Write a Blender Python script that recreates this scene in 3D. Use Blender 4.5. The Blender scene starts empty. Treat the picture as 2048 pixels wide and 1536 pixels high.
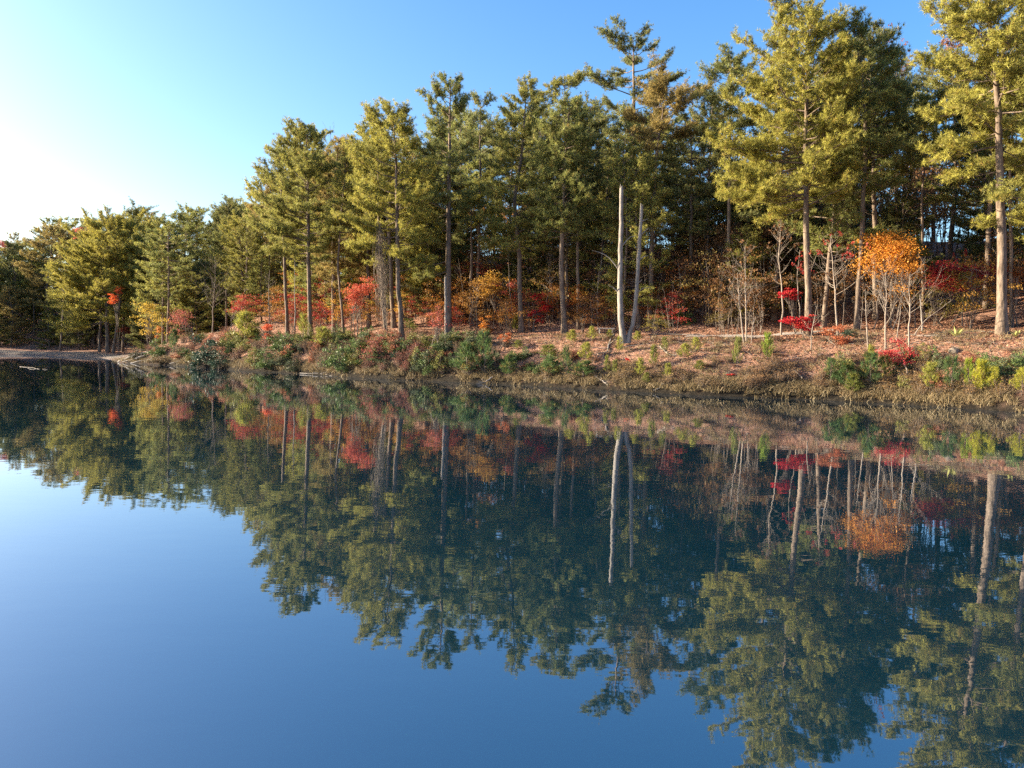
import bpy, math, random
import numpy as np
from mathutils import Matrix, Vector

SC = bpy.context.scene
COL = SC.collection
PI = math.pi
# ------------------------------------------------------------------ camera
F, CX, CY = 1539.0, 1024.0, 768.0          # focal length and centre, in pixels of the photograph
CAMZ, PITCH, ROLL = 2.5, math.radians(-2.6), math.radians(1.2)
cp, sp, cr, sr = math.cos(PITCH), math.sin(PITCH), math.cos(ROLL), math.sin(ROLL)
FW = np.array([0, cp, sp])
RI = np.array([cr, -sp * sr, cp * sr])
UP = np.array([-sr, -sp * cr, cp * cr])
cam = bpy.data.objects.new('camera', bpy.data.cameras.new('camera'))
COL.objects.link(cam)
cam.matrix_world = Matrix(((RI[0], UP[0], -FW[0], 0), (RI[1], UP[1], -FW[1], 0), (RI[2], UP[2], -FW[2], CAMZ), (0, 0, 0, 1)))
cam.data.sensor_width = 36.0
cam.data.lens = F / 2048 * 36
cam.data.clip_end = 3000
SC.camera = cam
# ------------------------------------------------------------------ light
SUN_AZ, SUN_EL = math.radians(-83), math.radians(16)     # azimuth clockwise from +Y
w = bpy.data.worlds.new('World'); SC.world = w; w.use_nodes = True
nt = w.node_tree
sky = nt.nodes.new('ShaderNodeTexSky'); sky.sky_type = 'NISHITA'; sky.sun_disc = False
sky.sun_elevation = SUN_EL; sky.sun_rotation = SUN_AZ
sky.air_density = 1.0; sky.dust_density = 2.6; sky.ozone_density = 2.2; sky.altitude = 200
bg = nt.nodes['Background']; bg.inputs['Strength'].default_value = 0.093
hs = nt.nodes.new('ShaderNodeHueSaturation'); hs.inputs['Saturation'].default_value = 1.32; hs.inputs['Hue'].default_value = .505
nt.links.new(sky.outputs[0], hs.inputs['Color']); nt.links.new(hs.outputs[0], bg.inputs['Color'])
sl = bpy.data.lights.new('sun', 'SUN'); sl.energy = 5.0; sl.angle = math.radians(0.6); sl.color = (1.0, 0.85, 0.62)
so = bpy.data.objects.new('sun', sl); COL.objects.link(so)
sdir = Vector((math.sin(SUN_AZ) * math.cos(SUN_EL), math.cos(SUN_AZ) * math.cos(SUN_EL), math.sin(SUN_EL)))
so.rotation_euler = sdir.to_track_quat('Z', 'Y').to_euler(); so.location = (-60, 20, 60)
SC.view_settings.view_transform = 'Standard'; SC.view_settings.look = 'None'
SC.view_settings.exposure = 2.1; SC.view_settings.gamma = 1.0
SC.render.engine = 'CYCLES'
SC.cycles.max_bounces = 6; SC.cycles.diffuse_bounces = 3; SC.cycles.transmission_bounces = 3; SC.cycles.glossy_bounces = 3
SC.cycles.use_denoising = False
SC.cycles.use_adaptive_sampling = True; SC.cycles.adaptive_threshold = .006
SC.render.filter_size = 1.3 if hasattr(SC.render, 'filter_size') else 1.5

# ------------------------------------------------------------------ pixel -> place
def ray(px, py):
    d = RI * (px - CX) / F + UP * (CY - py) / F + FW
    return d / d[1]
def pt(px, py, Y):
    d = ray(px, py)
    return np.array([d[0] * Y, Y, CAMZ + d[2] * Y])
def proj(p):
    v = np.asarray(p, float) - np.array([0, 0, CAMZ])
    z = v @ FW
    return CX + F * (v @ RI) / z, CY - F * (v @ UP) / z
def water_pt(px, py):
    d = ray(px, py); t = -CAMZ / d[2]
    return (d[0] * t, t)

# ------------------------------------------------------------------ terrain function
SHPX = [(0, 708), (117, 711.5), (200, 715.5), (222, 719), (240, 725), (300, 728.5), (400, 734.5), (480, 741), (560, 745), (640, 750), (700, 754), (780, 758.5),
        (860, 761.5), (1000, 768), (1120, 775), (1243, 782), (1420, 791.5), (1600, 798), (1760, 806), (1900, 815), (2048, 825)]
SHORE = [water_pt(*p) for p in SHPX]
LAKE = np.array(SHORE + [(31, 31), (42, 22), (52, 6), (50, -18), (25, -30), (-20, -32), (-70, -34), (-110, -18), (-128, 12), (-133, 45), (-131, 78), (-126, 102), (-108, 121), (-94, 124)])
def sdist(x, y):
    """distance to the shoreline, positive on land"""
    x = np.asarray(x, float).ravel(); y = np.asarray(y, float).ravel()
    best = np.full(x.shape, 1e9); inside = np.zeros(x.shape, bool)
    n = len(LAKE)
    for i in range(n):
        ax, ay = LAKE[i]; bx, by = LAKE[(i + 1) % n]
        dx, dy = bx - ax, by - ay
        t = np.clip(((x - ax) * dx + (y - ay) * dy) / (dx * dx + dy * dy), 0, 1)
        best = np.minimum(best, np.hypot(x - ax - t * dx, y - ay - t * dy))
        c = ((ay > y) != (by > y))
        with np.errstate(divide='ignore', invalid='ignore'):
            inside ^= c & (x < (bx - ax) * (y - ay) / (by - ay) + ax)
    return np.where(inside, -best, best)
def smooth(a, b, v):
    t = np.clip((v - a) / (b - a), 0, 1)
    return t * t * (3 - 2 * t)
def vnoise(x, y):
    return (np.sin(x * 1.3 + 1.7 * np.sin(y * .7)) + np.sin(y * 1.9 + 1.3 * np.sin(x * .9 + 2)) + .6 * np.sin(x * 3.1 + y * 2.3) + .5 * np.sin(x * 2.1 - y * 4.1 + 1)) / 3
def ground_z(x, y):
    shp = np.shape(x)
    x = np.asarray(x, float).ravel(); y = np.asarray(y, float).ravel()
    s = sdist(x, y)
    xs = x + .35 * (y - 60)                       # runs along the bank
    B = .75 + 2.6 * smooth(-49, -38, x - .05 * (y - 85)) * (y < 125) 
    B = np.where(y > 105, np.minimum(B, .8 + 2.4 * smooth(-45, -30, x)), B)
    B = B + .12 * np.sin(x * .35) + .5 * smooth(17, 26, x)
    t = np.clip(s / 6.8, 0, 1)
    bank = B * (1 - (1 - t) ** 1.7)
    right = smooth(8, 30, x)
    left = 1 - smooth(-55, -40, x)
    slope = .36 - .08 * right - .04 * left
    top = 18 - 3.5 * right - 2 * left
    start = 11.5 + 3 * right - 2.5 * left
    u = np.maximum(0, s - start)
    hill = top * (1 - np.exp(-u * slope / top))
    mound = 1.1 * np.exp(-(((x + 7) / 6) ** 2 + ((y - 75) / 4) ** 2))
    scarp = .20 * smooth(0, .22, s) * np.where(x < -46, .25, 1) * (1 - smooth(2, 6, s))
    land = bank + scarp + .10 * np.clip(s - 6, 0, 40) * (1 - left * .6) + hill + mound + .07 * vnoise(x * 1.1, y * 1.1) * np.clip(s * .5, 0, 1) + .25 * vnoise(x * .25, y * .25) * smooth(6, 20, s)
    z = np.where(s > 0, land, np.maximum(-3.5, s * .45))
    return z.reshape(shp) if shp else float(z[0])
def hit(px, py):
    """where the line of sight through a pixel meets the ground"""
    d = ray(px, py)
    Y = np.arange(30, 200, .05)
    P = np.stack([d[0] * Y, Y, CAMZ + d[2] * Y], 1)
    g = np.maximum(ground_z(P[:, 0], P[:, 1]), 0)
    k = np.nonzero(P[:, 2] <= g)[0]
    i = k[0] if len(k) else len(Y) - 1
    return np.array([P[i, 0], P[i, 1], g[i]])

def fit_y(px, py, Y):
    """distance at which the foot of a thing stands on the ground seen at that pixel, if near the one measured"""
    h = hit(px, py)
    return h[1] if abs(h[1] - Y) < 6 else Y
# ------------------------------------------------------------------ mesh building
class Geo:
    def __init__(s): s.V, s.Q, s.T, s.A, s.n = [], [], [], [], 0
    def add(s, V, Q=None, T=None, A=None):
        V = np.asarray(V, float).reshape(-1, 3)
        if Q is not None and len(Q): s.Q.append(np.asarray(Q) + s.n)
        if T is not None and len(T): s.T.append(np.asarray(T) + s.n)
        s.V.append(V)
        s.A.append(np.full((len(V), 3), .5) if A is None else np.asarray(A, float))
        s.n += len(V)
    def tubes(s, P, R, k=4, A=None):
        """P (M,N,3) centre lines, R (M,N) radii"""
        P = np.asarray(P, float); R = np.asarray(R, float)
        if P.ndim == 2: P = P[None]; R = R[None]
        M, N, _ = P.shape
        if not M: return
        d = P[:, -1] - P[:, 0]; d /= np.linalg.norm(d, axis=1, keepdims=True) + 1e-9
        ref = np.where(np.abs(d[:, 2:3]) > .9, np.array([[1., 0, 0]]), np.array([[0, 0, 1.]]))
        a = np.cross(d, ref); a /= np.linalg.norm(a, axis=1, keepdims=True) + 1e-9
        b = np.cross(d, a)
        th = np.arange(k) * 2 * PI / k
        off = np.cos(th)[None, :, None] * a[:, None] + np.sin(th)[None, :, None] * b[:, None]     # M,k,3
        V = P[:, :, None] + R[:, :, None, None] * off[:, None]
        idx = np.arange(M * N * k).reshape(M, N, k)
        i0 = idx[:, :-1]; i1 = idx[:, 1:]
        Q = np.stack([i0, np.roll(i0, -1, 2), np.roll(i1, -1, 2), i1], -1).reshape(-1, 4)
        s.add(V.reshape(-1, 3), Q=Q, A=None if A is None else np.repeat(A, N * k, 0))
    def mesh(s, name, mat, smooth=False):
        me = bpy.data.meshes.new(name)
        V = np.concatenate(s.V) if s.V else np.zeros((0, 3))
        Q = np.concatenate(s.Q) if s.Q else np.zeros((0, 4), int)
        T = np.concatenate(s.T) if s.T else np.zeros((0, 3), int)
        me.vertices.add(len(V)); me.vertices.foreach_set('co', V.astype(np.float32).ravel())
        L = np.concatenate([Q.ravel(), T.ravel()])
        me.loops.add(len(L)); me.loops.foreach_set('vertex_index', L.astype(np.int32))
        st = np.concatenate([np.arange(len(Q)) * 4, len(Q) * 4 + np.arange(len(T)) * 3])
        me.polygons.add(len(st)); me.polygons.foreach_set('loop_start', st.astype(np.int32))
        me.update(calc_edges=True)
        at = me.attributes.new('tint', 'FLOAT_VECTOR', 'POINT')
        at.data.foreach_set('vector', np.concatenate(s.A).astype(np.float32).ravel() if s.A else [])
        if smooth: me.polygons.foreach_set('use_smooth', np.ones(len(st), bool))
        if mat: me.materials.append(mat)
        return me
def join2(name, ga, ma, gb, mb):
    """one mesh, wood first and leaves second, each with its own material"""
    j = Geo(); nq = sum(len(q) for q in ga.Q); ntr = sum(len(q) for q in ga.T); ntb = sum(len(q) for q in gb.T); nqb = sum(len(q) for q in gb.Q)
    for g in (ga, gb):
        off = j.n
        j.V += g.V; j.A += g.A; j.Q += [q + off for q in g.Q]; j.T += [q + off for q in g.T]; j.n += g.n
    me = j.mesh(name, ma); me.materials.append(mb)
    me.polygons.foreach_set('material_index', np.concatenate([np.zeros(nq), np.ones(nqb), np.zeros(ntr), np.ones(ntb)]).astype(np.int32))
    return me
def link(name, me, parent=None, color=None, loc=None):
    o = bpy.data.objects.new(name, me); COL.objects.link(o)
    if parent: o.parent = parent
    if color: o.color = (*color, 1)
    if loc is not None: o.location = loc
    return o
def tag(o, label=None, cat=None, group=None, kind=None):
    for k, v in (('label', label), ('category', cat), ('group', group), ('kind', kind)):
        if v: o[k] = v
    return o
def thing(name, label, cat, loc, group=None, rz=0):
    o = bpy.data.objects.new(name, None); COL.objects.link(o)
    o.location = [float(v) for v in loc]; o.rotation_euler.z = rz; o.empty_display_size = .3
    return tag(o, label, cat, group)
def unit(v): return v / (np.linalg.norm(v, axis=-1, keepdims=True) + 1e-9)

# ------------------------------------------------------------------ materials
def newmat(name):
    m = bpy.data.materials.new(name); m.use_nodes = True
    n = m.node_tree; n.nodes.clear()
    out = n.nodes.new('ShaderNodeOutputMaterial')
    return m, n, out
def N(n, t, **kw):
    x = n.nodes.new(t)
    for k, v in kw.items(): setattr(x, k, v)
    return x
def math_(n, op, a, b=None, clamp=False):
    x = N(n, 'ShaderNodeMath', operation=op); x.use_clamp = clamp
    for i, v in enumerate((a, b)):
        if v is None: continue
        if isinstance(v, (int, float)): x.inputs[i].default_value = v
        else: n.links.new(v, x.inputs[i])
    return x.outputs[0]
def mixc(n, fac, a, b, blend='MIX'):
    x = N(n, 'ShaderNodeMix', data_type='RGBA', blend_type=blend)
    for i, v in ((0, fac), (6, a), (7, b)):
        if isinstance(v, (int, float)): x.inputs[i].default_value = v
        elif isinstance(v, tuple): x.inputs[i].default_value = (*v, 1)
        else: n.links.new(v, x.inputs[i])
    return x.outputs[2]
def foliage_mat(name, alt, lo=.70, amt=.75, trans=.35, rough=.55, spec=.25):
    m, n, out = newmat(name)
    oi = N(n, 'ShaderNodeObjectInfo'); at = N(n, 'ShaderNodeAttribute', attribute_name='tint')
    sep = N(n, 'ShaderNodeSeparateXYZ'); n.links.new(at.outputs['Vector'], sep.inputs[0])
    br = math_(n, 'ADD', math_(n, 'MULTIPLY', sep.outputs[0], .9), .55)
    comb = N(n, 'ShaderNodeCombineXYZ')
    for i in range(3): n.links.new(br, comb.inputs[i])
    c = mixc(n, 1.0, oi.outputs['Color'], comb.outputs[0], 'MULTIPLY')
    f = math_(n, 'MULTIPLY', math_(n, 'DIVIDE', math_(n, 'SUBTRACT', sep.outputs[1], lo), 1 - lo, True), amt)
    c = mixc(n, f, c, alt)
    pr = N(n, 'ShaderNodeBsdfPrincipled'); n.links.new(c, pr.inputs['Base Color'])
    pr.inputs['Roughness'].default_value = rough; pr.inputs['Specular IOR Level'].default_value = spec
    tr = N(n, 'ShaderNodeBsdfTranslucent'); n.links.new(c, tr.inputs['Color'])
    mx = N(n, 'ShaderNodeMixShader'); mx.inputs[0].default_value = trans
    n.links.new(pr.outputs[0], mx.inputs[1]); n.links.new(tr.outputs[0], mx.inputs[2])
    n.links.new(mx.outputs[0], out.inputs['Surface'])
    return m
M_NEEDLE = foliage_mat('pine_needles', (.38, .25, .07), .80, .6, .45)
M_LEAF = foliage_mat('autumn_leaves', (.34, .20, .06), .62, .65, .5)
M_EVER = foliage_mat('evergreen_leaves', (.09, .10, .03), .7, .7, .25)
M_GRASS = foliage_mat('dry_grass', (.30, .20, .11), .5, .8, .3)
M_LITTER = foliage_mat('fallen_leaves', (.24, .165, .10), .6, .8, .05)
def bark_mat(name, dark, pale, scale=6.0, bump=.5, stretch=.25, useobj=False):
    m, n, out = newmat(name)
    tc = N(n, 'ShaderNodeTexCoord'); mp = N(n, 'ShaderNodeMapping'); mp.inputs['Scale'].default_value = (1, 1, stretch)
    n.links.new(tc.outputs['Object'], mp.inputs[0])
    no = N(n, 'ShaderNodeTexNoise'); no.inputs['Scale'].default_value = scale; no.inputs['Detail'].default_value = 5; no.inputs['Roughness'].default_value = .7
    n.links.new(mp.outputs[0], no.inputs['Vector'])
    vo = N(n, 'ShaderNodeTexVoronoi'); vo.inputs['Scale'].default_value = scale * 1.6; n.links.new(mp.outputs[0], vo.inputs['Vector'])
    ramp = N(n, 'ShaderNodeMapRange'); ramp.inputs[1].default_value = .35; ramp.inputs[2].default_value = .65
    n.links.new(no.outputs[0], ramp.inputs[0])
    c = mixc(n, ramp.outputs[0], dark, pale)
    if useobj:
        oi = N(n, 'ShaderNodeObjectInfo'); c = mixc(n, 1.0, c, oi.outputs['Color'], 'MULTIPLY')
    bp = N(n, 'ShaderNodeBump'); bp.inputs['Strength'].default_value = bump; bp.inputs['Distance'].default_value = .04
    n.links.new(math_(n, 'ADD', vo.outputs[0], no.outputs[0]), bp.inputs['Height'])
    pr = N(n, 'ShaderNodeBsdfPrincipled'); pr.inputs['Roughness'].default_value = .9; pr.inputs['Specular IOR Level'].default_value = .15
    n.links.new(c, pr.inputs['Base Color']); n.links.new(bp.outputs[0], pr.inputs['Normal'])
    n.links.new(pr.outputs[0], out.inputs['Surface'])
    return m
M_BARK = bark_mat('pine_bark', (.07, .05, .037), (.22, .168, .13), 5)
M_PALE = bark_mat('bare_grey_wood', (.115, .10, .088), (.27, .24, .215), 3.2, .4, .35)
M_TWIG = bark_mat('twig_bark', (.09, .072, .06), (.21, .17, .14), 8, .1, .25)
M_WHITE = bark_mat('pale_bark', (.14, .112, .094), (.30, .25, .205), 6, .1)
M_DRIFT = bark_mat('weathered_driftwood', (.10, .09, .082), (.27, .245, .23), 4, .3)
M_ROCK = bark_mat('rock', (.10, .085, .07), (.21, .17, .135), 3, .8, 1)
M_BENCH = bark_mat('bench_wood', (.36, .31, .25), (.52, .47, .39), 4, .1)

def ground_mat():
    m, n, out = newmat('pine_straw_ground')
    tc = N(n, 'ShaderNodeTexCoord')
    def noise(sc, det=6, rough=.65):
        x = N(n, 'ShaderNodeTexNoise'); x.inputs['Scale'].default_value = sc; x.inputs['Detail'].default_value = det; x.inputs['Roughness'].default_value = rough
        n.links.new(tc.outputs['Object'], x.inputs['Vector']); return x.outputs[0]
    def rng(v, a, b):
        x = N(n, 'ShaderNodeMapRange'); x.inputs[1].default_value = a; x.inputs[2].default_value = b; n.links.new(v, x.inputs[0]); return x.outputs[0]
    c = mixc(n, rng(noise(.6), .35, .65), (.35, .18, .125), (.40, .24, .175))
    c = mixc(n, rng(noise(3.2), .45, .7), c, (.17, .085, .055))
    c = mixc(n, rng(noise(14), .48, .75), c, (.34, .225, .16))
    at = N(n, 'ShaderNodeAttribute', attribute_name='tint'); sep = N(n, 'ShaderNodeSeparateXYZ'); n.links.new(at.outputs['Vector'], sep.inputs[0])
    mud_shade = mixc(n, rng(noise(5), .4, .6), (.014, .012, .010), (.036, .030, .023))  # wet mud, its colour darkened to paint in shade under the bank edge
    c = mixc(n, sep.outputs[0], c, mud_shade)
    sand = mixc(n, rng(noise(2), .3, .7), (.13, .12, .11), (.20, .18, .165))
    c = mixc(n, sep.outputs[1], c, sand)
    bp = N(n, 'ShaderNodeBump'); bp.inputs['Strength'].default_value = .9; bp.inputs['Distance'].default_value = .10
    n.links.new(math_(n, 'ADD', noise(9, 8, .75), noise(40, 3)), bp.inputs['Height'])
    pr = N(n, 'ShaderNodeBsdfPrincipled'); pr.inputs['Roughness'].default_value = .95; pr.inputs['Specular IOR Level'].default_value = .1
    n.links.new(c, pr.inputs['Base Color']); n.links.new(bp.outputs[0], pr.inputs['Normal'])
    n.links.new(pr.outputs[0], out.inputs['Surface'])
    return m
M_GROUND = ground_mat()
def path_mat():
    m, n, out = newmat('gravel_path')
    tc = N(n, 'ShaderNodeTexCoord'); no = N(n, 'ShaderNodeTexNoise'); no.inputs['Scale'].default_value = 6; no.inputs['Detail'].default_value = 6
    n.links.new(tc.outputs['Object'], no.inputs['Vector'])
    pr = N(n, 'ShaderNodeBsdfPrincipled'); pr.inputs['Roughness'].default_value = .95
    n.links.new(mixc(n, no.outputs[0], (.22, .185, .165), (.36, .32, .29)), pr.inputs['Base Color'])
    n.links.new(pr.outputs[0], out.inputs['Surface']); return m
def water_mat():
    m, n, out = newmat('lake_water')
    tc = N(n, 'ShaderNodeTexCoord')
    mp = N(n, 'ShaderNodeMapping'); mp.inputs['Scale'].default_value = (.55, 1.0, 1); n.links.new(tc.outputs['Object'], mp.inputs[0])
    a = N(n, 'ShaderNodeTexNoise'); a.inputs['Scale'].default_value = 2.2; a.inputs['Detail'].default_value = 3; n.links.new(mp.outputs[0], a.inputs['Vector'])
    b = N(n, 'ShaderNodeTexNoise'); b.inputs['Scale'].default_value = .35; b.inputs['Detail'].default_value = 2; n.links.new(mp.outputs[0], b.inputs['Vector'])
    bp = N(n, 'ShaderNodeBump'); bp.inputs['Strength'].default_value = 1.0; bp.inputs['Distance'].default_value = .0014
    n.links.new(math_(n, 'ADD', a.outputs[0], math_(n, 'MULTIPLY', b.outputs[0], 2.0)), bp.inputs['Height'])
    fr = N(n, 'ShaderNodeFresnel'); fr.inputs['IOR'].default_value = 1.33
    mr = N(n, 'ShaderNodeMapRange'); mr.inputs[1].default_value = 0.02; mr.inputs[2].default_value = .75; mr.inputs[3].default_value = .26; mr.inputs[4].default_value = .92
    n.links.new(fr.outputs[0], mr.inputs[0])
    gl = N(n, 'ShaderNodeBsdfGlossy'); gl.inputs['Roughness'].default_value = .012; gl.inputs['Color'].default_value = (.86, .91, 1, 1)
    n.links.new(bp.outputs[0], gl.inputs['Normal'])
    df = N(n, 'ShaderNodeBsdfDiffuse'); df.inputs['Color'].default_value = (.003, .020, .033, 1)
    mx = N(n, 'ShaderNodeMixShader'); n.links.new(mr.outputs[0], mx.inputs[0]); n.links.new(df.outputs[0], mx.inputs[1]); n.links.new(gl.outputs[0], mx.inputs[2])
    n.links.new(mx.outputs[0], out.inputs['Surface']); return m

# ------------------------------------------------------------------ the setting
def build_ground():
    def axis(breaks):
        r = []
        for a, b, st in breaks: r.append(np.arange(a, b, st))
        return np.concatenate(r + [[breaks[-1][1]]])
    xs = axis([(-900, -300, 60), (-300, -110, 8), (-110, -60, 1.5), (-60, 45, .55), (45, 80, 2.5), (80, 300, 10), (300, 900, 60)])
    ys = axis([(-500, -60, 40), (-60, 28, 4), (28, 82, .5), (82, 135, 1.2), (135, 260, 4), (260, 400, 12), (400, 1200, 80)])
    X, Y = np.meshgrid(xs, ys)
    Z = ground_z(X, Y); s = sdist(X, Y).reshape(X.shape)
    V = np.stack([X, Y, Z], -1).reshape(-1, 3)
    ny, nx = X.shape
    i = np.arange(ny * nx).reshape(ny, nx)
    Q = np.stack([i[:-1, :-1], i[:-1, 1:], i[1:, 1:], i[1:, :-1]], -1).reshape(-1, 4)
    mud_shade = (1 - smooth(.4, 1.5, s + .4 * vnoise(X * .8, Y * .8)))  # waterline mask for the mud with the undercut shade painted in
    sand = smooth(-60, -64, X) * 0 + np.where((X < -44) & (Y > 88) & (Y < 140), 1 - smooth(2.5, 5.0, s + .8 * vnoise(X * .4, Y * .4)), 0) * smooth(-.2, .3, s)
    sand = sand * (1 - smooth(-56, -48, X) * .6)
    A = np.stack([mud_shade * (1 - sand), sand, 0 * s], -1).reshape(-1, 3)
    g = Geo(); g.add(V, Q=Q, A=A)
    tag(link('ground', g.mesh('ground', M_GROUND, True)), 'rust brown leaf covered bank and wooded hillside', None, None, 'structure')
    g = Geo(); g.add([(-160, -60, 0), (75, -60, 0), (75, 150, 0), (-160, 150, 0)], Q=[(0, 1, 2, 3)])
    tag(link('water', g.mesh('water', water_mat())), 'still dark lake mirroring the trees', None, None, 'structure')
build_ground()
def along(px):
    """shore point and inland normal at a pixel column"""
    xs = [p[0] for p in SHPX]
    y = np.interp(px, xs, [p[1] for p in SHPX])
    a = np.array(water_pt(px, y)); b = np.array(water_pt(px + 40, np.interp(px + 40, xs, [p[1] for p in SHPX])))
    t = (b - a) / np.linalg.norm(b - a)
    return a, np.array([-t[1], t[0]])
def build_path():
    g = Geo(); rows = []
    for px in np.linspace(1235, 1600, 90):
        a, nrm = along(px)
        for k in (10.0, 10.4, 10.8, 11.2):
            p = a + nrm * (k + .3 * math.sin(px * .011))
            rows.append((p[0], p[1], ground_z(p[0], p[1]) + .05))
    i = np.arange(90 * 4).reshape(90, 4)
    g.add(rows, Q=np.stack([i[:-1, :-1], i[1:, :-1], i[1:, 1:], i[:-1, 1:]], -1).reshape(-1, 4))
    tag(link('path', g.mesh('path', path_mat())), 'pale gravel footpath along the top of the bank', None, None, 'structure')
build_path()

# ------------------------------------------------------------------ pines
def needle_tufts(g, C, D, k, ln, wd, rng, spread=.8):
    n = len(C)
    if not n: return
    d = unit(D[:, None] + spread * rng.normal(size=(n, k, 3)))
    side = unit(np.cross(d, rng.normal(size=(n, k, 3))))
    L = ln * rng.uniform(.7, 1.15, (n, k, 1))
    c = C[:, None]
    V = np.stack([c + side * wd * .5, c - side * wd * .5 + d * L * .12, c + d * L], 2)
    A = np.repeat(rng.random((n, 3)), k * 3, 0)
    A[:, 0] = np.clip(A[:, 0] + rng.normal(0, .12, len(A)), 0, 1)
    g.add(V.reshape(-1, 3), T=np.arange(n * k * 3).reshape(-1, 3), A=A)

def pine_geo(H, cb, rl, rr, rd, axis, r0, seed, step=.55, per=4, needles=12, ln=.28, wd=.032, gap=.12, shape='pine', extras=(), stubs=8, dens=1.0, updroop=0.0):
    """axis: list of (x,y,z) trunk points in local space, last = tip. returns trunk, limbs, crown Geos"""
    rng = np.random.default_rng(seed)
    ax = np.array(axis, float)
    zz = np.linspace(-.3, H, 14)
    tp = np.stack([np.interp(zz, ax[:, 2], ax[:, 0]), np.interp(zz, ax[:, 2], ax[:, 1]), zz], 1)
    tp[2:-1, :2] += rng.normal(0, .03, (11, 2))
    def A(z): return np.stack([np.interp(z, tp[:, 2], tp[:, 0]), np.interp(z, tp[:, 2], tp[:, 1]), np.asarray(z, float)], -1)
    tr = Geo()
    u = np.clip(zz / H, 0, 1)
    rad = r0 * (1 - .45 * u - .5 * u ** 3) ; rad = np.maximum(rad, .02); rad[0] *= 1.5; rad[1] *= 1.08
    tr.tubes(tp, rad, 9)
    lb = Geo(); cr_ = Geo()
    zs = np.arange(cb, H * .985, step)
    B = []           # origin, dir azimuth, length, elev, curve
    for z in zs:
        if rng.random() < gap * .5: continue
        uu = (z - cb) / (H - cb)
        zr = step * .7
        n = per if uu < .8 else max(3, per - 1)
        az0 = rng.uniform(0, 2 * PI)
        for i in range(n):
            if rng.random() < gap: continue
            az = az0 + i * 2 * PI / n + rng.normal(0, .3)
            c, s_ = math.cos(az), math.sin(az)
            R = (rr if c > 0 else rl) * c * c + rd * s_ * s_
            if shape == 'pine': f = min(1, .78 + 1.1 * uu) * (1 - uu ** 2.7) ** .58
            elif shape == 'round': f = min(1, .6 + 1.6 * uu) * (1 - uu ** 3.2) ** .55
            elif shape == 'flat': f = min(1, .5 + 1.0 * uu) * (1 - uu ** 4.5) ** .55
            else: f = (1 - uu ** 1.5) ** .9
            L = max(.4, R * f * rng.uniform(.62, 1.04))
            e = math.radians(-4 + (24 if shape == 'flat' else 42) * uu ** 1.4 + rng.normal(0, 12) - updroop)
            B.append((A(min(H * .985, z + rng.uniform(-zr, zr))), az, L, e, rng.uniform(.08, .34)))
    for (tip, z0) in extras:
        o = A(z0); v = np.array(tip) - o
        L = math.hypot(v[0], v[1]); az = math.atan2(v[1], v[0])
        B.append((o, az, L, math.atan2(v[2] - .1 * L, L), .1))
        for q in range(3):
            B.append((o + v * (.35 + .2 * q), az + rng.choice([-.7, .7]), L * .45, .1, .15))
    [B.append((A(H * .94), q * 2.1, .4 + .07 * (rl + rr), .6 + .12 * q, .05)) for q in range(4)]
    o = np.array([b[0] for b in B]); az = np.array([b[1] for b in B]); L = np.array([b[2] for b in B]); e = np.array([b[3] for b in B]); cv = np.array([b[4] for b in B])
    t = np.linspace(0, 1, 5)
    hd = np.stack([np.cos(az), np.sin(az), 0 * az], 1)
    wob = rng.normal(0, .05, (len(B), 5, 3)) * L[:, None, None] * t[None, :, None]
    path = o[:, None] + hd[:, None] * (L * np.cos(e))[:, None, None] * t[None, :, None] + np.array([0, 0, 1.])[None, None] * (L[:, None] * (np.sin(e)[:, None] * t + cv[:, None] * (t ** 2)))[:, :, None] + wob
    r = (.012 + .011 * L)[:, None] * (1 - .8 * t)[None]
    lb.tubes(path, r, 4)
    # side twigs
    ts, ob = [], []
    for i, Li in enumerate(L):
        n = max(4, int(Li / .27 * dens) + 2)
        ts.append(np.sort(rng.uniform(.38, 1.0, n))); ob.append(np.full(n, i))
    ts = np.concatenate(ts); ob = np.concatenate(ob)
    x = ts * 4; i0 = np.minimum(x.astype(int), 3); fr = (x - i0)[:, None]
    p0 = path[ob, i0] * (1 - fr) + path[ob, i0 + 1] * fr
    bd = unit(path[ob, i0 + 1] - path[ob, i0])
    sgn = np.where(rng.random(len(ts)) < .5, -1, 1) * rng.uniform(.5, 1.15, len(ts))
    sd = np.stack([bd[:, 0] * np.cos(sgn) - bd[:, 1] * np.sin(sgn), bd[:, 0] * np.sin(sgn) + bd[:, 1] * np.cos(sgn), bd[:, 2] * .6 + rng.uniform(.05, .45, len(ts))], 1)
    sd = unit(sd)
    sl_ = (.30 + .27 * L[ob] * (1.35 - .85 * ts)) * rng.uniform(.6, 1.2, len(ts))
    p1 = p0 + sd * sl_[:, None]
    lb.tubes(np.stack([p0, p1], 1), np.stack([.010 + .006 * sl_, .004 + 0 * sl_], 1), 3)
    # tufts on the twigs
    C, D = [], []
    m = np.maximum(1, np.round(sl_ / .17 * dens)).astype(int)
    rep = np.repeat(np.arange(len(ts)), m)
    fpos = np.concatenate([np.linspace(1, .15, k) if k > 1 else np.array([1.]) for k in m])
    C = p0[rep] + (p1 - p0)[rep] * fpos[:, None] + rng.normal(0, .09, (len(rep), 3))
    D = sd[rep] * .6 + np.array([0, 0, .5])
    C = np.concatenate([C, path[:, -1]]); D = np.concatenate([D, hd * .5 + np.array([0, 0, .8])])
    needle_tufts(cr_, C, D, needles, ln, wd, rng)
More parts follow.
